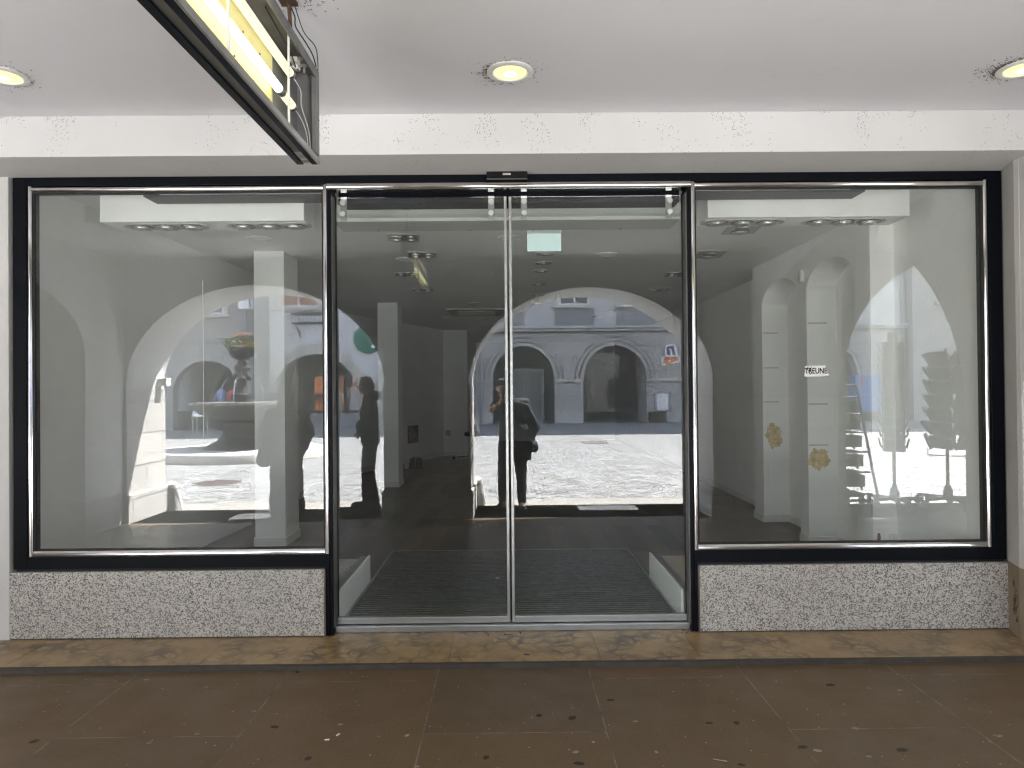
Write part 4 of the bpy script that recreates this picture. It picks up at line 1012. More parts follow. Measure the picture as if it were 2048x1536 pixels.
part('orange_band', MB().prism([(7.72, 2.98), (7.74, 2.82), (8.1, 2.84), (8.5, 3.02), (8.47, 3.14), (8.3, 3.03), (8.0, 2.96)], -29.849, -29.835, 'y'), mat('orange paint', (.72, .28, .03), .5), ls)
nb = thing('notice_board', 'white framed notice board on the blue grey house', 'notice board', (7.65, -29.9, .9))
part('sheet', MB().box(7.38, 7.95, -29.92, -29.90, .52, 1.32), M['paper'], nb); part('frame', ring(MB(), 7.30, 8.02, .46, 1.38, .07, .07, .05, .05, -29.98, -29.89), M['gutter'], nb)
solo('planter_box', MB().box(7.0, 7.75, -29.9, -29.45, -.08, .40).box(6.97, 7.78, -29.93, -29.42, .401, .45), M['shutterbrown'], 'dark wooden box on the ground under the notice board', 'box')
bb = thing('covered_stall', 'stack of goods under a blue plastic cover by an arch', 'stall', (17.4, -29, 0))
part('cover', MB().box(16.7, 18.0, -29.7, -28.9, .35, 2.15), mat('blue plastic sheet', (.06, .17, .42), .35, 0, .25, 6, .3, 12), bb, bevel=.06); part('base', MB().box(16.75, 17.95, -29.65, -28.95, -.08, .349), M['shutterbrown'], bb)
part('red_strap', MB().box(17.0, 17.1, -28.895, -28.88, 1.6, 2.1), mat('red strap', (.5, .06, .05), .5), bb)

# clothes and things in the passage of A
def dress(x, y, m, label, h0, h1):
    t = thing('dress', label, 'dress', (x, y, h0), 'dresses on display stands')
    part('gown', MB().lathe([(.27, h0), (.22, h0 + .3), (.17, h0 + (h1 - h0) * .55), (.21, h1 - .28), (.17, h1 - .12), (.07, h1)], (x, y, 0), 20), m, t, smooth=True)
    part('sleeve', MB().cap((x - .2, y, h1 - .2), (x - .30, y, h1 - .5), .07, .05).cap((x + .2, y, h1 - .2), (x + .30, y, h1 - .5), .07, .05), m, t, smooth=True)
    part('stand', MB().tube([(x, y, -.06), (x, y, h0 + .05)], .02, 8).lathe([(.2, -.08), (.2, -.05), (.02, -.04)], (x, y, 0), 18), M['iron'], t)
dress(-12.6, -26.2, mat('blue cloth', (.15, .21, .40), .8), 'light blue dress on a stand in the passage', .55, 1.75)
dress(-12.15, -26.2, mat('red cloth', (.40, .07, .08), .8), 'red dress on a stand in the passage', .45, 1.70)
rk = thing('clothes_rack', 'rack of dark and red clothes in the passage', 'clothes rack', (-13, -28, 0))
part('rail', MB().tube([(-14.3, -28.2, -.05), (-14.3, -28.2, 1.6), (-11.9, -28.2, 1.6), (-11.9, -28.2, -.05)], .025, 8), M['iron'], rk)
for k in range(12):
    x = -14.1 + k * .19
    part('garment', MB().box(x, x + .11, -28.45, -27.95, .5 + (k % 3) * .1, 1.55), [mat('dark cloth', (.04, .04, .045), .9), mat('olive cloth', (.08, .08, .055), .9), mat('dark red cloth', (.25, .03, .03), .9)][(k * 7) % 3], rk, bevel=.03)
solo('notice', MB().box(-13.55, -13.2, -30.05, -30.02, 1.7, 2.15), M['paper'], 'white paper notice on the dark passage wall', 'notice')
ch = thing('side_table', 'small white side table with a folded cloth by the fountain', 'table', (-12.8, -24.6, 0))
lg = [(-13.05, -24.8), (-12.6, -24.8), (-13.05, -24.4), (-12.6, -24.4)]
part('top', MB().box(-13.1, -12.55, -24.85, -24.35, .60, .63), M['whitepl'], ch)
for (x, y) in lg: part('leg', MB().tube([(x, y, -.08), (x, y, .60)], .016, 8), M['whitepl'], ch)
part('cloth', MB().prism([(-13.1, .631), (-12.65, .631), (-12.8, .68), (-12.95, .72), (-13.08, .84)], -24.75, -24.45, 'y'), M['paper'], ch)
# easel, posters, mannequins at B
ea = thing('easel', 'brown wooden trestle easel in front of the white house arch', 'easel', (-9.35, -26.5, 0))
part('leg', MB().obox((-9.62, -26.5, 1.05), .13, .09, 2.35, (0, .11, 0)), M['shutterbrown'], ea); part('leg', MB().obox((-9.10, -26.5, 1.05), .13, .09, 2.35, (0, -.11, 0)), M['shutterbrown'], ea)
part('back_leg', MB().obox((-9.36, -26.95, 1.05), .11, .09, 2.3, (-.35, 0, 0)), M['shutterbrown'], ea)
part('head', MB().box(-9.52, -9.20, -26.56, -26.40, 1.95, 2.42), M['shutterbrown'], ea); part('rung', MB().obox((-9.36, -26.5, .95), .45, .05, .08), M['shutterbrown'], ea)
bn = thing('barrier', 'dark timber barrier behind the easel', 'barrier', (-10, -27.8, 0))
part('rail', MB().box(-11.0, -8.0, -27.85, -27.78, 1.25, 1.5).box(-11.0, -8.0, -27.85, -27.78, .2, .45), M['shutterbrown'], bn); part('post', MB().box(-11.05, -10.9, -27.9, -27.75, -.08, 1.6).box(-8.1, -7.95, -27.9, -27.75, -.08, 1.6), M['shutterbrown'], bn)
m_ = NT('orange fire print'); cc = m_.ramp(m_.noise(1.5, 5, .6), [(.30, (.10, .08, .08)), (.45, (.45, .16, .06)), (.6, (.85, .28, .06)), (.75, (.92, .55, .30))]); m_.col(cc).rough(.5); M['orange'] = m_.mat
op = thing('orange_banner', 'large orange printed banner in the arch of the white house', 'banner', (-8.3, -28, 1)); part('sheet', MB().box(-9.1, -7.75, -28.4, -28.37, .55, 2.3), M['orange'], op); part('pole', MB().tube([(-9.12, -28.42, -.08), (-9.12, -28.42, 2.4)], .03, 8).tube([(-7.72, -28.42, -.08), (-7.72, -28.42, 2.4)], .03, 8), M['iron'], op)
M['manq'] = mat('pale mannequin', (.62, .40, .30), .5); M['gown'] = mat('pale grey gown', (.42, .40, .38), .8)
for i, (x, z, lab) in enumerate([(-7.95, 0, 'mannequin in a pale gown, smaller of the pair in the arch'), (-7.2, .22, 'mannequin in a pale gown, taller of the pair in the arch')]):
    t = thing('mannequin', lab, 'mannequin', (x, -28.2, z), 'mannequins in the shop arch')
    part('figure', MB().ell((x, -28.0, z + 1.85), (.10, .11, .14)).cap((x, -28.0, z + 1.72), (x, -28.0, z + 1.55), .05, .06).ell((x, -28.0, z + 1.45), (.20, .12, .14)).cap((x - .2, -28.0, z + 1.48), (x - .26, -27.95, z + 1.1), .05, .04).cap((x + .2, -28.0, z + 1.48), (x + .26, -27.95, z + 1.1), .05, .04), M['manq'], t, smooth=True)
    part('gown', MB().lathe([(.32, z - .0), (.26, z + .5), (.15, z + 1.1), (.20, z + 1.42), (.12, z + 1.46)], (x, -28.0, 0), 20), M['gown'], t, smooth=True)
    part('stand', MB().lathe([(.3, -.08), (.3, -.04), (.05, -.03), (.05, z + .3)], (x, -28.0, 0), 18), M['iron'], t)
bx = thing('display_bench', 'low glass fronted display bench under the mannequins', 'bench', (-7.5, -27.5, 0)); part('top', MB().box(-9, -6.2, -27.4, -27.1, .62, .72), M['iron'], bx); part('front', MB().box(-8.95, -6.25, -27.38, -27.12, -.08, .619), M['panelgrey'], bx)

# fountain
FX, FY = -6.97, -13.74
fo = thing('fountain', 'dark stone fountain with wide round basin, column and flower bowl', 'fountain', (FX, FY, -.08))
part('step', MB().lathe([(.001, .165), (2.0, .165), (2.12, .15), (2.15, .10), (2.15, -.2)], (FX, FY, -.02), 56), M['blocks'], fo, smooth=True)
part('foot', MB().lathe([(.95, .146), (.90, .2), (.62, .34), (.48, .5), (.42, .72), (.46, .80), (.40, .86)], (FX, FY, 0), 40), M['stonedark'], fo, smooth=True)
part('basin', MB().lathe([(.40, .855), (.70, .92), (1.05, 1.06), (1.18, 1.20), (1.24, 1.30), (1.25, 1.34), (1.20, 1.345), (1.14, 1.33), (1.05, 1.24), (.6, 1.12), (.25, 1.10)], (FX, FY, 0), 56), M['stonedark'], fo, smooth=True)
sca = MB()
for k in range(84): a = 2 * PI * k / 84; sca.ell((FX + 1.235 * math.cos(a), FY + 1.235 * math.sin(a), 1.30), (.042, .042, .038), nu=8, nv=6)
sca.lathe([(1.25, 1.325), (1.275, 1.332), (1.275, 1.343), (1.2, 1.35)], (FX, FY, 0), 56)
part('scalloped_rim', sca, mat('pale worn stone', (.24, .235, .225), .8, 0, .3, 12), fo, smooth=True)
wt = NT('fountain water'); wt.col((.10, .12, .13)).rough(.05); wt.bump(wt.noise(14, 3), .5, .02)
part('water', MB().lathe([(.001, 1.318), (1.13, 1.318)], (FX, FY, 0), 48), wt.mat, fo, smooth=True)
part('column', MB().box(FX - .21, FX + .21, FY - .21, FY + .21, 1.12, 1.50).lathe([(.25, 1.501), (.25, 1.54), (.16, 1.57), (.11, 1.66), (.10, 1.9), (.15, 1.96), (.09, 2.02), (.10, 2.1), (.19, 2.22), (.17, 2.30), (.10, 2.36), (.10, 2.44), (.2, 2.47)], (FX, FY, 0), 28), M['stonedark'], fo, smooth=True)
mk = MB()
for a in (0, PI / 2, PI, 3 * PI / 2): mk.ell((FX + .17 * math.cos(a), FY + .17 * math.sin(a), 2.0), (.07, .07, .10)); mk.tube([(FX + .2 * math.cos(a), FY + .2 * math.sin(a), 1.98), (FX + .32 * math.cos(a), FY + .32 * math.sin(a), 1.95)], .018, 8)
part('spout_head', mk, M['stonedark'], fo, smooth=True)
wj = MB()
for a in (0, PI / 2, PI, 3 * PI / 2): wj.tube([(FX + r_ * math.cos(a), FY + r_ * math.sin(a), z_) for r_, z_ in ((.32, 1.95), (.42, 1.93), (.50, 1.82), (.55, 1.6), (.57, 1.33))], .006, 6)
part('water_jet', wj, mat('falling water', (.75, .78, .80), .1, 0, 0), fo, smooth=True)
fb = thing('flower_bowl', 'iron bowl of red, white and yellow flowers on top of the fountain', 'flower bowl', (FX, FY, 2.47))
bw = MB().lathe([(.18, 2.475), (.25, 2.52), (.30, 2.66), (.32, 2.76), (.30, 2.76), (.001, 2.70)], (FX, FY, 0), 32)
for k in range(26): a = 2 * PI * k / 26; bw.tube([(FX + .235 * math.cos(a), FY + .235 * math.sin(a), 2.5), (FX + .305 * math.cos(a), FY + .305 * math.sin(a), 2.66), (FX + .325 * math.cos(a), FY + .325 * math.sin(a), 2.77)], .014, 5)
part('bowl', bw, M['iron'], fb, smooth=True)
fol = MB(); rnd = random.Random(4)
for k in range(850):
    a = rnd.random() * 2 * PI; r_ = math.sqrt(rnd.random()) * .40; h_ = 2.74 + rnd.random() * (.34 * (1 - r_ / .5) + .08)
    p = Vector((FX + r_ * math.cos(a), FY + r_ * math.sin(a), h_)); d = Vector((math.cos(a) * r_ * 1.2 + rnd.uniform(-.3, .3), math.sin(a) * r_ * 1.2 + rnd.uniform(-.3, .3), .8)).normalized() * rnd.uniform(.05, .13)
    s_ = d.cross(Vector((rnd.uniform(-1, 1), rnd.uniform(-1, 1), .2))).normalized() * .014
    fol.quad(p - s_, p + s_, p + d)
part('foliage', fol, mat('green leaves', (.06, .11, .035), .6, 0, .3, 9), fb)
fcol = {'red': (.42, .06, .08), 'white': (.80, .78, .76), 'yellow': (.75, .55, .06), 'pink': (.62, .34, .32), 'orange': (.60, .34, .16)}
for nm, c in fcol.items():
    fm = MB()
    for k in range({'white': 170, 'yellow': 110, 'pink': 80, 'orange': 55, 'red': 45}[nm]):
        a = rnd.random() * 2 * PI; up = nm in ('pink', 'orange')
        r_ = rnd.uniform(0, .30) if up else rnd.uniform(.22, .42); h_ = rnd.uniform(2.92, 3.16) if up else rnd.uniform(2.74, 2.90)
        if nm == 'red': a = rnd.gauss(0.2, .5)
        c0 = Vector((FX + r_ * math.cos(a), FY + r_ * math.sin(a), h_))
        for q in range(5):
            b0 = 2 * PI * q / 5; t_ = Vector((math.cos(b0), math.sin(b0), .5)) * .036; u_ = Vector((-math.sin(b0), math.cos(b0), 0)) * .017
            fm.quad(c0, c0 + t_ * .6 + u_, c0 + t_, c0 + t_ * .6 - u_)
    part('blossom', fm, mat(nm + ' petals', c, .6, 0, .1), fb, nm + ' blossoms')
mh = thing('manhole_cover', 'round rusty manhole cover in the cobbles before the fountain', 'manhole cover', (-5.4, -8.35, -.08))
part('lid', MB().lathe([(.001, .003), (.36, .003), (.36, -.03)], (-5.4, -8.35, -.075), 36), M['rust'], mh); part('rim', MB().lathe([(.365, 0), (.365, .006), (.43, .006), (.43, -.03)], (-5.4, -8.35, -.075), 36), M['darkmetal'], mh)
kn = MB()
for i in range(-4, 5):
    for j in range(-4, 5):
        if i * i + j * j < 17: kn.box(-5.4 + i * .075 - .02, -5.4 + i * .075 + .02, -8.35 + j * .075 - .02, -8.35 + j * .075 + .02, -.072, -.066)
part('studs', kn, M['darkmetal'], mh)
mh2 = thing('manhole_cover', 'second flat manhole cover in the sunlit cobbles further right', 'manhole cover', (2.7, -17.2, -.08))
part('lid', MB().lathe([(.001, .003), (.36, .003), (.36, -.03)], (2.7, -17.2, -.075), 36), M['darkmetal'], mh2); part('rim', MB().lathe([(.365, 0), (.365, .006), (.43, .006), (.43, -.03)], (2.7, -17.2, -.075), 36), M['rust'], mh2)
gr_ = MB(); rnd = random.Random(9)
for k in range(1500):
    x = rnd.uniform(-9, 9); y = rnd.choice([rnd.uniform(-5.95, -5.74), rnd.gauss(-6.5, .5)])
    if rnd.random() < .4: x = FX + 2.2 * math.cos(k); y = FY + 2.2 * math.sin(k)
    h_ = rnd.uniform(.015, .06); d = Vector((rnd.uniform(-.03, .03), rnd.uniform(-.03, .03), h_)); s_ = Vector((.005, .003, 0))
    p = Vector((x, y, -.08)); gr_.quad(p - s_, p + s_, p + d)
struct('grass', gr_, mat('grass tufts', (.10, .16, .04), .7), 'stuff')

# ------------------------------------------------------------------ racks and stands in the right arch
M['rackgrey'] = mat('grey painted rack', (.05, .05, .05), .5, .2); M['cards'] = mat('printed cards', (.06, .06, .063), .55, 0, .9, 30); M['cardwhite'] = mat('pale card backs', (.26, .26, .255), .6, 0, .1, 30)
def castor_base(t, x, y, r, n=5):
    b = MB()
    for k in range(n):
        a = 2 * PI * k / n + .3; b.obox((x + r / 2 * math.cos(a), y + r / 2 * math.sin(a), FZ + .13), r, .05, .045, (0, 0, a))
    b.lathe([(.06, 0), (.06, .12), (.03, .2)], (x, y, FZ + .10), 14); part('base', b, M['rackgrey'], t)
    for k in range(n):
        a = 2 * PI * k / n + .3; cx, cyy = x + r * math.cos(a), y + r * math.sin(a)
        part('castor', MB().lathe([(.001, -.016), (.045, -.016), (.05, 0), (.045, .016), (.001, .016)], (cx, cyy, FZ + .05), 16, 'y').box(cx - .015, cx + .015, cyy - .028, cyy + .028, FZ + .06, FZ + .12), M['iron'], t)
def card_rack(x, y, label):
    t = thing('card_rack', label, 'postcard rack', (x, y, FZ), 'revolving racks under the right arch')
    castor_base(t, x, y, .34); part('pole', MB().tube([(x, y, FZ + .2), (x, y, 2.2)], .022, 10), M['rackgrey'], t)
    for k in range(4):
        a = PI / 2 * k + .5; c, s = math.cos(a), math.sin(a)
        pn = MB(); pn.obox((x + .13 * c, y + .13 * s, 1.46), .012, .24, 1.46, (0, 0, a)); p = part('card_column', pn, M['rackgrey'], t)
        cd = MB()
        for j in range(10):
            z = .80 + j * .143; cd.obox((x + .165 * c, y + .165 * s, z + .04), .02, .20, .125, (0, .28, a))
        part('cards', cd, M['cards'] if k % 2 else M['cardwhite'], p)
    part('header', MB().obox((x, y, 2.22), .12, .19, .20, (0, 0, .5)), M['rackgrey'], t)
card_rack(5.18, -4.72, 'slim revolving postcard rack on castors under the right arch')
t = thing('magazine_rack', 'wide revolving magazine rack on castors under the right arch', 'magazine rack', (5.9, -4.72, FZ), 'revolving racks under the right arch')
castor_base(t, 5.9, -4.72, .38); part('pole', MB().tube([(5.9, -4.72, FZ + .2), (5.9, -4.72, 2.1)], .022, 10), M['rackgrey'], t)
rnd = random.Random(2)
for k in range(5):
    mg = MB()
    for j in range(7):
        a = 2 * PI * k / 5 + rnd.uniform(-.15, .15); z = .85 + j * .185
        mg.obox((5.9 + .22 * math.cos(a), -4.72 + .22 * math.sin(a), z), .035, .26, .20, (rnd.uniform(-.15, .15), .45 + rnd.uniform(-.15, .25), a))
    part('magazines', mg, [M['cards'], M['cardwhite'], M['cards'], mat('dark covers', (.06, .06, .065), .5, 0, .8, 14), M['cards']][k], t)
wb = MB()
for k in range(6):
    a = 2 * PI * k / 6; p0 = Vector((5.9, -4.72, .66)); d = Vector((math.cos(a), math.sin(a), 0)) * .26; wb.tube([p0, p0 + d, p0 + d + Vector((0, 0, .10))], .005, 6)
part('wire_arms', wb, M['iron'], t)
t = thing('ladder_shelf', 'leaning step shaped display shelf on castors under the right arch', 'display shelf', (4.55, -4.8, FZ))
fr_ = MB()
for y in (-5.0, -4.6): fr_.tube([(4.90, y, FZ + .12), (4.62, y, 1.62)], .018, 8); fr_.tube([(4.28, y, FZ + .12), (4.42, y, 1.62)], .018, 8); fr_.tube([(4.28, y, FZ + .12), (4.90, y, FZ + .12)], .018, 8)
fr_.tube([(4.42, -5, 1.62), (4.62, -5, 1.62), (4.62, -4.6, 1.62), (4.42, -4.6, 1.62), (4.42, -5, 1.62)], .014, 8); part('frame', fr_, M['iron'], t)
for j, z in enumerate((.16, .45, .72, .98, 1.22, 1.45)):
    w_ = .28 - z * .10; part('shelf', MB().box(4.60 - w_, 4.60 + w_ * .9, -4.98, -4.62, z, z + .02), M['cardwhite'], t)
    if j: part('books', MB().obox((4.60, -4.8, z - .11), w_ * 1.4, .26, .15, (0, 0, .05)), M['cards'], t)
for (x, y) in ((4.3, -5), (4.3, -4.6), (4.88, -5), (4.88, -4.6)): part('castor', MB().lathe([(.001, -.016), (.05, -.016), (.055, 0), (.05, .016), (.001, .016)], (x, y, FZ + .055), 16, 'y'), M['iron'], t)
t = thing('goods_stand', 'dark souvenir stand with yellow edged boards under the right arch', 'display stand', (6.7, -4.9, FZ))
part('cabinet', MB().box(6.35, 7.1, -5.0, -4.6, .55, 1.42), M['shutterbrown'], t); part('leg', MB().box(6.37, 6.42, -4.98, -4.62, FZ, .549).box(7.03, 7.08, -4.98, -4.62, FZ, .549), M['iron'], t)
part('board', MB().box(6.3, 7.15, -5.0, -4.55, 1.421, 1.46), M['cardwhite'], t); part('goods', MB().obox((6.6, -4.8, 1.65), .4, .3, .36, (.1, 0, .2)).obox((6.95, -4.8, 1.6), .22, .3, .26, (0, .1, -.2)), M['cards'], t)
part('canopy', MB().box(6.2, 7.2, -5.02, -4.5, 1.98, 2.0).box(6.2, 7.2, -4.52, -4.5, 2.001, 2.03), mat('yellow edge board', (.70, .56, .10), .5), t)

# ------------------------------------------------------------------ people
def fuse(name, mb, m, parent, voxel=.010, smooth=5, label=None, crease=0):
    """grow one continuous skin over the overlapping limb volumes"""
    o = link(bpy.data.objects.new('tmp', mb.mesh('tmp', m)))
    r = o.modifiers.new('r', 'REMESH'); r.mode = 'VOXEL'; r.voxel_size = voxel
    s_ = o.modifiers.new('s', 'SMOOTH'); s_.factor = .5; s_.iterations = smooth
    dg = bpy.context.evaluated_depsgraph_get()
    me = bpy.data.meshes.new_from_object(o.evaluated_get(dg)); me.name = name
    me.materials.clear(); me.materials.append(m)
    if crease:
        pos = [v.co.copy() for v in me.vertices]; nor = [v.normal.copy() for v in me.vertices]; out = []
        for c, nr in zip(pos, nor):
            q = Vector((c.x * 11, c.y * 11, c.z * 7)); out += list(c + nr * crease * (mnoise.noise(q) + .5 * mnoise.noise(q * 2.3)))
        me.vertices.foreach_set('co', out)
    me.polygons.foreach_set('use_smooth', [True] * len(me.polygons)); me.update()
    bpy.data.objects.remove(o)
    return part(name, me, None, parent, label)
M['skin'] = mat('skin', (.42, .26, .19), .55, 0, .06, 12)
def hand(mb, wrist, d, palm, curl=.5, side=1):
    """palm and five separate bent fingers; d = pointing direction, palm = palm normal"""
    wrist = Vector(wrist); d = Vector(d).normalized(); palm = Vector(palm); palm = (palm - d * palm.dot(d)).normalized(); s_ = d.cross(palm)
    mb.cap(wrist, wrist + d * .035, .026, .030); 
    for q in (-.024, -.008, .008, .024): mb.cap(wrist + d * .03 + s_ * q * .7, wrist + d * .092 + s_ * q, .015, .0115)
    for q, L_ in ((-.030, .062), (-.010, .078), (.010, .084), (.030, .076)):
        p = wrist + d * .095 + s_ * q
        for k, fct in enumerate((.45, .32, .23)):
            a = curl * (k + .6); e = p + (d * math.cos(a) + palm * math.sin(a)) * L_ * fct; mb.cap(p, e, .0092 - k * .0008, .0086 - k * .0008, 10); p = e
    p = wrist + d * .03 + s_ * .030 * side
    for L_, a in ((.04, .5), (.034, .25), (.026, 0)):
        e = p + (d * math.cos(a) + s_ * side * math.sin(a) + palm * .35).normalized() * L_; mb.cap(p, e, .012, .0102, 10); p = e
def head(mb, c, fw, tilt=0):
    """head centred at c, facing fw (horizontal)"""
    c = Vector(c); fw = Vector(fw).normalized(); rt = fw.cross(Vector((0, 0, 1))).normalized(); yaw_ = math.atan2(fw.y, fw.x) - PI / 2
    P = lambda f, r_, u: c + fw * f + rt * r_ + Vector((0, 0, u))
    mb.ell(P(-.012, 0, .030), (.076, .096, .098), (0, 0, yaw_)); mb.ell(P(.018, 0, -.035), (.062, .075, .085), (0, 0, yaw_))
    mb.cap(P(.052, 0, -.092), P(.060, 0, -.092), .026, .022)
    mb.cap(P(.088, 0, .012), P(.104, 0, -.022), .009, .015); mb.cap(P(.082, -.022, -.058), P(.082, .022, -.058), .0075, .0075); mb.cap(P(.080, -.018, -.067), P(.080, .018, -.067), .008, .008)
    mb.cap(P(.080, -.045, .022), P(.086, -.012, .024), .009, .010); mb.cap(P(.080, .045, .022), P(.086, .012, .024), .009, .010)
    for q in (-1, 1): mb.ell(P(-.012, q * .077, -.008), (.010, .018, .031), (0, 0, yaw_)); mb.ell(P(.045, q * .042, -.030), (.024, .03, .026))
    return P
def person(label, loc, J, fw, m_top, m_leg, m_shoe, m_hair, hair, top_parts, leg_r=(.088, .066, .062), bare=False, hands=((.4, 1), (.4, 1)), shoe_dir=None):
    """J: joints in world coordinates"""
    t = thing('person', label, 'person', loc)
    b = MB(); V = {k: Vector(v) for k, v in J.items()}
    P = head(b, V['head'], fw)
    b.cap(V['neck'], V['head'] + Vector((0, 0, -.04)), .060, .054)
    b.cap(V['chest'] + Vector((0, 0, .06)), V['neck'], .10, .06)
    mid = (V['chest'] + V['pelvis']) / 2; rt = (V['shR'] - V['shL']).normalized()
    for q in (-1, 0, 1):
        b.cap(V['chest'] + rt * .085 * q, mid + rt * .065 * q, .095, .085); b.cap(mid + rt * .065 * q, V['pelvis'] + rt * .07 * q, .085, .10)
    for s_ in 'LR':
        b.cap(V['chest'] + Vector((0, 0, .08)), V['sh' + s_], .075, .062); b.cap(V['sh' + s_], V['el' + s_], .054, .041); b.cap(V['el' + s_], V['wr' + s_], .042, .028)
        b.cap(V['hip' + s_], V['kn' + s_], .088, .058); b.cap(V['kn' + s_], V['an' + s_], .060, .038)
        d = V['hand' + s_] - V['wr' + s_]; hand(b, V['wr' + s_], d, V['palm' + s_], hands['LR'.index(s_)][0], hands['LR'.index(s_)][1])
        sd = Vector(J['toe' + s_]); b.cap(V['an' + s_] + Vector((0, 0, -.03)), V['an' + s_] + sd * .07 + Vector((0, 0, -.045)), .040, .032)
    fuse("body", b, M["skin"], t, .009, 3)
    ey = MB()
    for q in (-1, 1): ey.ell(P(.083, q * .031, .008), (.010, .010, .006))
    part('eyes', ey, M['ink'], t, smooth=True)
    h = MB(); hair(h, P, V); fuse('hair', h, m_hair, t, .008, 3)
    # clothes
    lg = MB()
    for s_ in 'LR':
        lg.cap(V['hip' + s_], V['kn' + s_], leg_r[0] + .018, leg_r[1] + .014); lg.cap(V['kn' + s_], V['an' + s_] + Vector((0, 0, .02)), leg_r[1] + .014, leg_r[2])
    for q in (-1, 0, 1): lg.cap(V['pelvis'] + rt * .07 * q + Vector((0, 0, .12)), V['pelvis'] + rt * .075 * q, .098, .118)
    fuse('trousers', lg, m_leg, t, .012, 4, None, .013)
    for s_ in 'LR':
        sd = Vector(J['toe' + s_]); a = V['an' + s_]; sh = MB()
        gz = FZ
        sh.cap((a.x, a.y, gz + .075), (a.x, a.y, a.z + .02), .052, .048); sh.cap((a.x - sd.x * .03, a.y - sd.y * .03, gz + .05), (a.x + sd.x * .17, a.y + sd.y * .17, gz + .042), .050, .040)
        sh.obox((a.x + sd.x * .065, a.y + sd.y * .065, gz + .016), .30, .095, .03, (0, 0, math.atan2(sd.y, sd.x)))
        fuse('shoe', sh, m_shoe, t, .008, 3)
    tp = MB(); top_parts(tp, V, rt, P); fuse('jacket', tp, m_top, t, .011, 4, None, .011)
    return t, V, P
def std(x, y, fw, h=1.78, lean=0, knee=.02, stance=.11):
    k = h / 1.78; f = Vector(fw).normalized(); r_ = f.cross(Vector((0, 0, 1))); p = lambda s_, ff, u: Vector((x, y, FZ)) + r_ * s_ + f * ff + Vector((0, 0, u * k))
    J = dict(head=p(0, .04 + lean, 1.655), neck=p(0, .0 + lean, 1.49), chest=p(0, -.01 + lean, 1.32), pelvis=p(0, 0, .98), shL=p(-.175, lean, 1.43), shR=p(.175, lean, 1.43),
             hipL=p(-.09, 0, .93), hipR=p(.09, 0, .93), knL=p(-stance * .9, knee, .50), knR=p(stance * .9, knee, .50), anL=p(-stance, -.02, .09), anR=p(stance, -.02, .09),
             elL=p(-.24, -.03, 1.14), elR=p(.24, -.03, 1.14), wrL=p(-.23, .08, .90), wrR=p(.23, .08, .90), handL=p(-.22, .12, .8), handR=p(.22, .12, .8),
             palmL=r_, palmR=-r_, toeL=f, toeR=f)
    return J, p
def hood_top(tp, V, rt, P, fat=.0, length=.06, hood=True, sleeves=True):
    mid = (V['chest'] + V['pelvis']) / 2
    for q in (-1, 0, 1):
        tp.cap(V['chest'] + rt * .09 * q, mid + rt * .075 * q, .115 + fat, .115 + fat); tp.cap(mid + rt * .075 * q, V['pelvis'] + rt * .08 * q + Vector((0, 0, -length)), .115 + fat, .120 + fat)
    tp.cap(V['chest'] + Vector((0, 0, .08)), V['neck'] + Vector((0, 0, -.01)), .11, .075)
    for s_ in 'LR':
        tp.cap(V['chest'] + Vector((0, 0, .07)), V['sh' + s_], .10, .078); tp.cap(V['sh' + s_], V['el' + s_], .078 + fat * .4, .064 + fat * .3)
        if sleeves: tp.cap(V['el' + s_], V['wr' + s_] + (V['el' + s_] - V['wr' + s_]).normalized() * .02, .064 + fat * .3, .046)
M['black_cloth'] = mat('black sweat fabric', (.016, .017, .019), .9, 0, .3, 14, .4, 50); M['charcoal'] = mat('charcoal trousers', (.020, .021, .023), .9, 0, .3, 12, .4, 40)
M['navy'] = mat('dark navy jacket fabric', (.014, .018, .030), .8, 0, .3, 10, .4, 40); M['jeans'] = mat('dark jeans', (.018, .021, .028), .85, 0, .4, 18, .4, 60)
M['hairdark'] = mat('dark brown hair', (.020, .014, .010), .55, 0, .4, 30, .5, 90); M['hairbrown'] = mat('brown hair', (.075, .050, .032), .5, 0, .4, 30, .5, 90)
M['shoeblack'] = mat('black shoe', (.014, .014, .015), .5, 0, .2, 20); M['shoebrown'] = mat('brown leather shoe', (.055, .035, .022), .5, 0, .3, 20)
M['greycoat'] = mat('grey wool coat', (.13, .13, .128), .9, 0, .2, 12, .4, 50); M['taupe'] = mat('grey loose trousers', (.12, .118, .112), .9, 0, .2, 9, .4, 30)
M['phone'] = mat('black phone', (.01, .01, .011), .15, 0, 0)

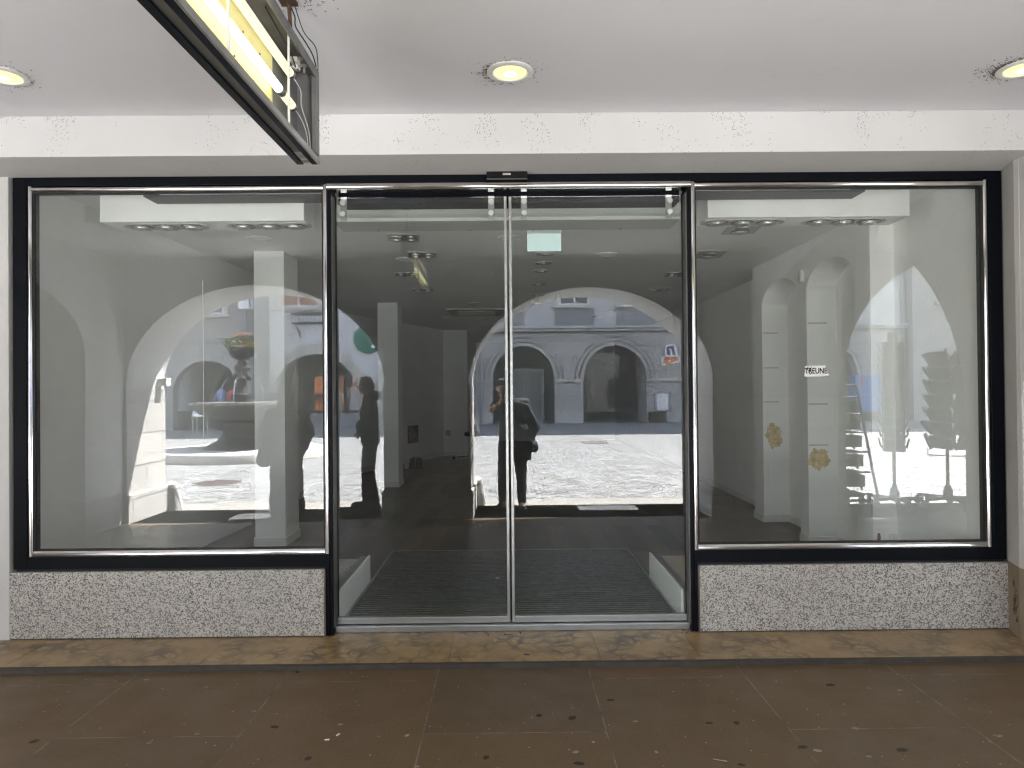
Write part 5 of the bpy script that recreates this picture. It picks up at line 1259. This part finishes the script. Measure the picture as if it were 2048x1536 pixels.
# man in hoodie, in profile, standing under the left arch beside the pier
fwm = Vector((-1, .18, 0)).normalized(); J, p = std(-1.92, -4.96, fwm, 1.83, .02)
J['knL'] = p(-.10, .05, .5); J['anL'] = p(-.10, .06, .09); J['anR'] = p(.10, -.06, .09); J['elL'] = p(-.23, -.06, 1.15); J['elR'] = p(.23, -.06, 1.15)
J['wrL'] = p(-.17, .16, 1.02); J['wrR'] = p(.17, .16, 1.02); J['handL'] = p(-.08, .19, .97); J['handR'] = p(.08, .19, .97)
def hair_short(h, P, V):
    h.ell(P(-.022, 0, .052), (.086, .102, .090)); h.ell(P(-.062, 0, .0), (.074, .060, .085)); h.cap(P(.035, -.045, .095), P(.035, .045, .095), .036, .036)
    for q in (-1, 1): h.ell(P(-.02, q * .062, .03), (.03, .05, .06))
def hoodie(tp, V, rt, P):
    hood_top(tp, V, rt, P, .012, .05); f = Vector((-1, .18, 0)).normalized()
    tp.ell(V['neck'] - f * .085 + Vector((0, 0, .035)), (.10, .13, .075)); tp.cap(V['neck'] - f * .03 + rt * .08 + Vector((0, 0, .02)), V['neck'] - f * .03 - rt * .08 + Vector((0, 0, .02)), .055, .055)
    tp.ell((V['chest'] * .35 + V['pelvis'] * .65) + f * .10, (.10, .13, .11))
person('man in a black hooded sweatshirt standing in profile under the left arch', (-1.92, -4.96, FZ), J, fwm, M['black_cloth'], M['charcoal'], M['shoeblack'], M['hairdark'], hair_short, hoodie)

# woman holding up a phone
fww = Vector((.25, 1, 0)).normalized(); J, p = std(-2.87, -4.42, fww, 1.66, 0, .02, .10)
J['elL'] = p(-.24, .02, 1.16); J['wrL'] = p(-.10, .18, 1.30); J['handL'] = p(-.02, .24, 1.36); J['elR'] = p(.24, .05, 1.18); J['wrR'] = p(.10, .22, 1.44); J['handR'] = p(.06, .25, 1.53)
def hair_long(h, P, V):
    h.ell(P(-.022, 0, .050), (.090, .104, .092)); h.ell(P(-.055, 0, -.03), (.095, .070, .12)); h.ell(P(-.06, 0, -.16), (.12, .065, .14)); h.ell(P(-.05, -.02, -.27), (.13, .06, .11))
    for q in (-1, 1): h.cap(P(.01, q * .078, .02), P(.0, q * .10, -.22), .030, .036)
def cape(tp, V, rt, P):
    hood_top(tp, V, rt, P, .03, .06); f = Vector((.25, 1, 0)).normalized()
    for s_, q in (('L', -1), ('R', 1)):
        tp.cap(V['sh' + s_], V['el' + s_] + rt * q * .02, .09, .10); tp.cap(V['el' + s_] + Vector((0, 0, -.02)), V['pelvis'] + rt * q * .19 + Vector((0, 0, .0)), .10, .085)
tw, V, P = person('long haired woman in a loose grey coat holding up a phone under the left arch', (-2.87, -4.42, FZ), J, fww, M['greycoat'], M['taupe'], M['shoeblack'], M['hairbrown'], hair_long, cape, leg_r=(.10, .10, .125))
ph = thing('phone', 'black phone held up in front of the long haired woman', 'phone', tuple(p(.04, .27, 1.55)))
c_ = p(.04, .268, 1.55); part('body', MB().obox(c_, .075, .009, .155, (0, 0, -.245)), M['phone'], ph, bevel=.004); part('camera_bump', MB().obox(c_ + Vector((.015, .008, .045)), .03, .008, .035, (0, 0, -.245)), M['darkmetal'], ph)
bgw = thing('shoulder_bag', 'soft dark bag hanging at the long haired woman\'s side', 'bag', tuple(p(-.30, -.05, .85)))
fuse('pouch', MB().ell(p(-.27, -.06, .86), (.09, .15, .14)).ell(p(-.27, -.06, .80), (.10, .16, .09)), M['charcoal'], bgw, .012)
part('strap', MB().tube([p(-.27, .04, .98), p(-.22, .06, 1.2), p(-.12, .03, 1.46), p(-.12, -.06, 1.44), p(-.22, -.14, 1.2), p(-.27, -.14, .98)], .010, 8), M['charcoal'], bgw, smooth=True)

# photographer with the camera phone held up, jacket slung over one shoulder
fwp = Vector((0, 1, 0)); J, p = std(.055, -4.92, fwp, 1.80, .0, .02, .135)
J['head'] = p(-.125, .07, 1.63); J['neck'] = p(-.07, .01, 1.49)
J['elL'] = p(-.30, .10, 1.33); J['wrL'] = p(-.12, .245, 1.48); J['handL'] = p(-.085, .262, 1.55); J['palmL'] = Vector((1, .2, 0))
J['elR'] = p(.28, -.02, 1.12); J['wrR'] = p(.23, .09, .94); J['handR'] = p(.22, .10, .86); J['palmR'] = Vector((-1, 0, 0))
J['anL'] = p(-.145, .02, .09); J['anR'] = p(.125, .10, .09); J['toeL'] = Vector((-.25, 1, 0)).normalized(); J['toeR'] = Vector((.1, 1, 0)).normalized()
def jacket(tp, V, rt, P):
    mid = (V['chest'] + V['pelvis']) / 2
    for q in (-1, 0, 1):
        tp.cap(V['chest'] + rt * .09 * q, mid + rt * .075 * q, .112, .108); tp.cap(mid + rt * .075 * q, V['pelvis'] + rt * .08 * q + Vector((0, 0, -.03)), .108, .115)
    tp.cap(V['chest'] + Vector((0, 0, .08)), V['neck'] + Vector((0, 0, -.02)), .11, .072)
    for s_ in 'LR': tp.cap(V['chest'] + Vector((0, 0, .07)), V['sh' + s_], .10, .075)
    tp.cap(V['shL'], V['shL'] * .45 + V['elL'] * .55, .072, .066); tp.cap(V['shR'], V['elR'], .072, .06); tp.cap(V['elR'], V['wrR'], .06, .05)
pt_, V, P = person('person in dark clothes photographing the shop front, jacket slung over one shoulder', (.055, -4.92, FZ), J, fwp, M['navy'], M['jeans'], M['shoebrown'], M['hairdark'], hair_short, jacket, hands=((.75, 1), (.6, -1)))
cj = thing('slung_jacket', 'dark padded jacket slung over the photographer\'s shoulder and arm', 'jacket', tuple(p(.27, .0, 1.1)))
fuse('jacket', MB().cap(p(.08, .05, 1.40), p(.19, .04, 1.38), .06, .06).cap(p(.19, .04, 1.37), p(.31, .02, 1.10), .06, .085).cap(p(.30, .02, 1.10), p(.22, .06, .92), .085, .075).obox(p(.17, .10, .80), .20, .16, .28, (0, .06, 0)).ell(p(.30, .08, .84), (.06, .08, .09)).cap(p(.12, .12, 1.1), p(.15, .13, .75), .07, .08), M['navy'], cj, .014, 5, None, .014)
cp = thing('camera_phone', 'black camera phone held upright in the photographer\'s hand', 'phone', (-.035, -4.63, 1.575))
part('body', MB().box(-.075, .006, -4.632, -4.624, 1.485, 1.640), M['phone'], cp, bevel=.003)
part('camera_bump', MB().box(-.071, -.038, -4.6238, -4.6215, 1.600, 1.636), M['darkmetal'], cp, bevel=.003)

# passer-by half hidden by the middle pier
fwn = Vector((-1, -.1, 0)).normalized(); J, p = std(-.86, -6.0, fwn, 1.70, .02)
J['anL'] = p(-.09, .22, .09); J['knL'] = p(-.09, .18, .52); J['anR'] = p(.09, -.25, .12); J['knR'] = p(.09, -.02, .5)
person('passer-by in dark clothes walking past, half hidden by the middle pier', (-.86, -6.0, FZ), J, fwn, M['black_cloth'], M['charcoal'], M['shoeblack'], M['hairbrown'], hair_long, lambda tp, V, rt, P: hood_top(tp, V, rt, P, .01, .05))
hb = thing('handbag', 'dark grey handbag carried on the passer-by\'s back shoulder', 'bag', tuple(p(.15, -.28, 1.1)))
fuse('pouch', MB().ell(p(.16, -.30, 1.12), (.13, .09, .14)).ell(p(.16, -.30, 1.05), (.15, .10, .10)), M['greycoat'], hb, .012)
part('handle', MB().tube([p(.16, -.20, 1.22), p(.17, -.14, 1.40), p(.16, -.06, 1.47), p(.15, -.12, 1.40), p(.16, -.36, 1.22)], .011, 8), M['shoebrown'], hb, smooth=True)
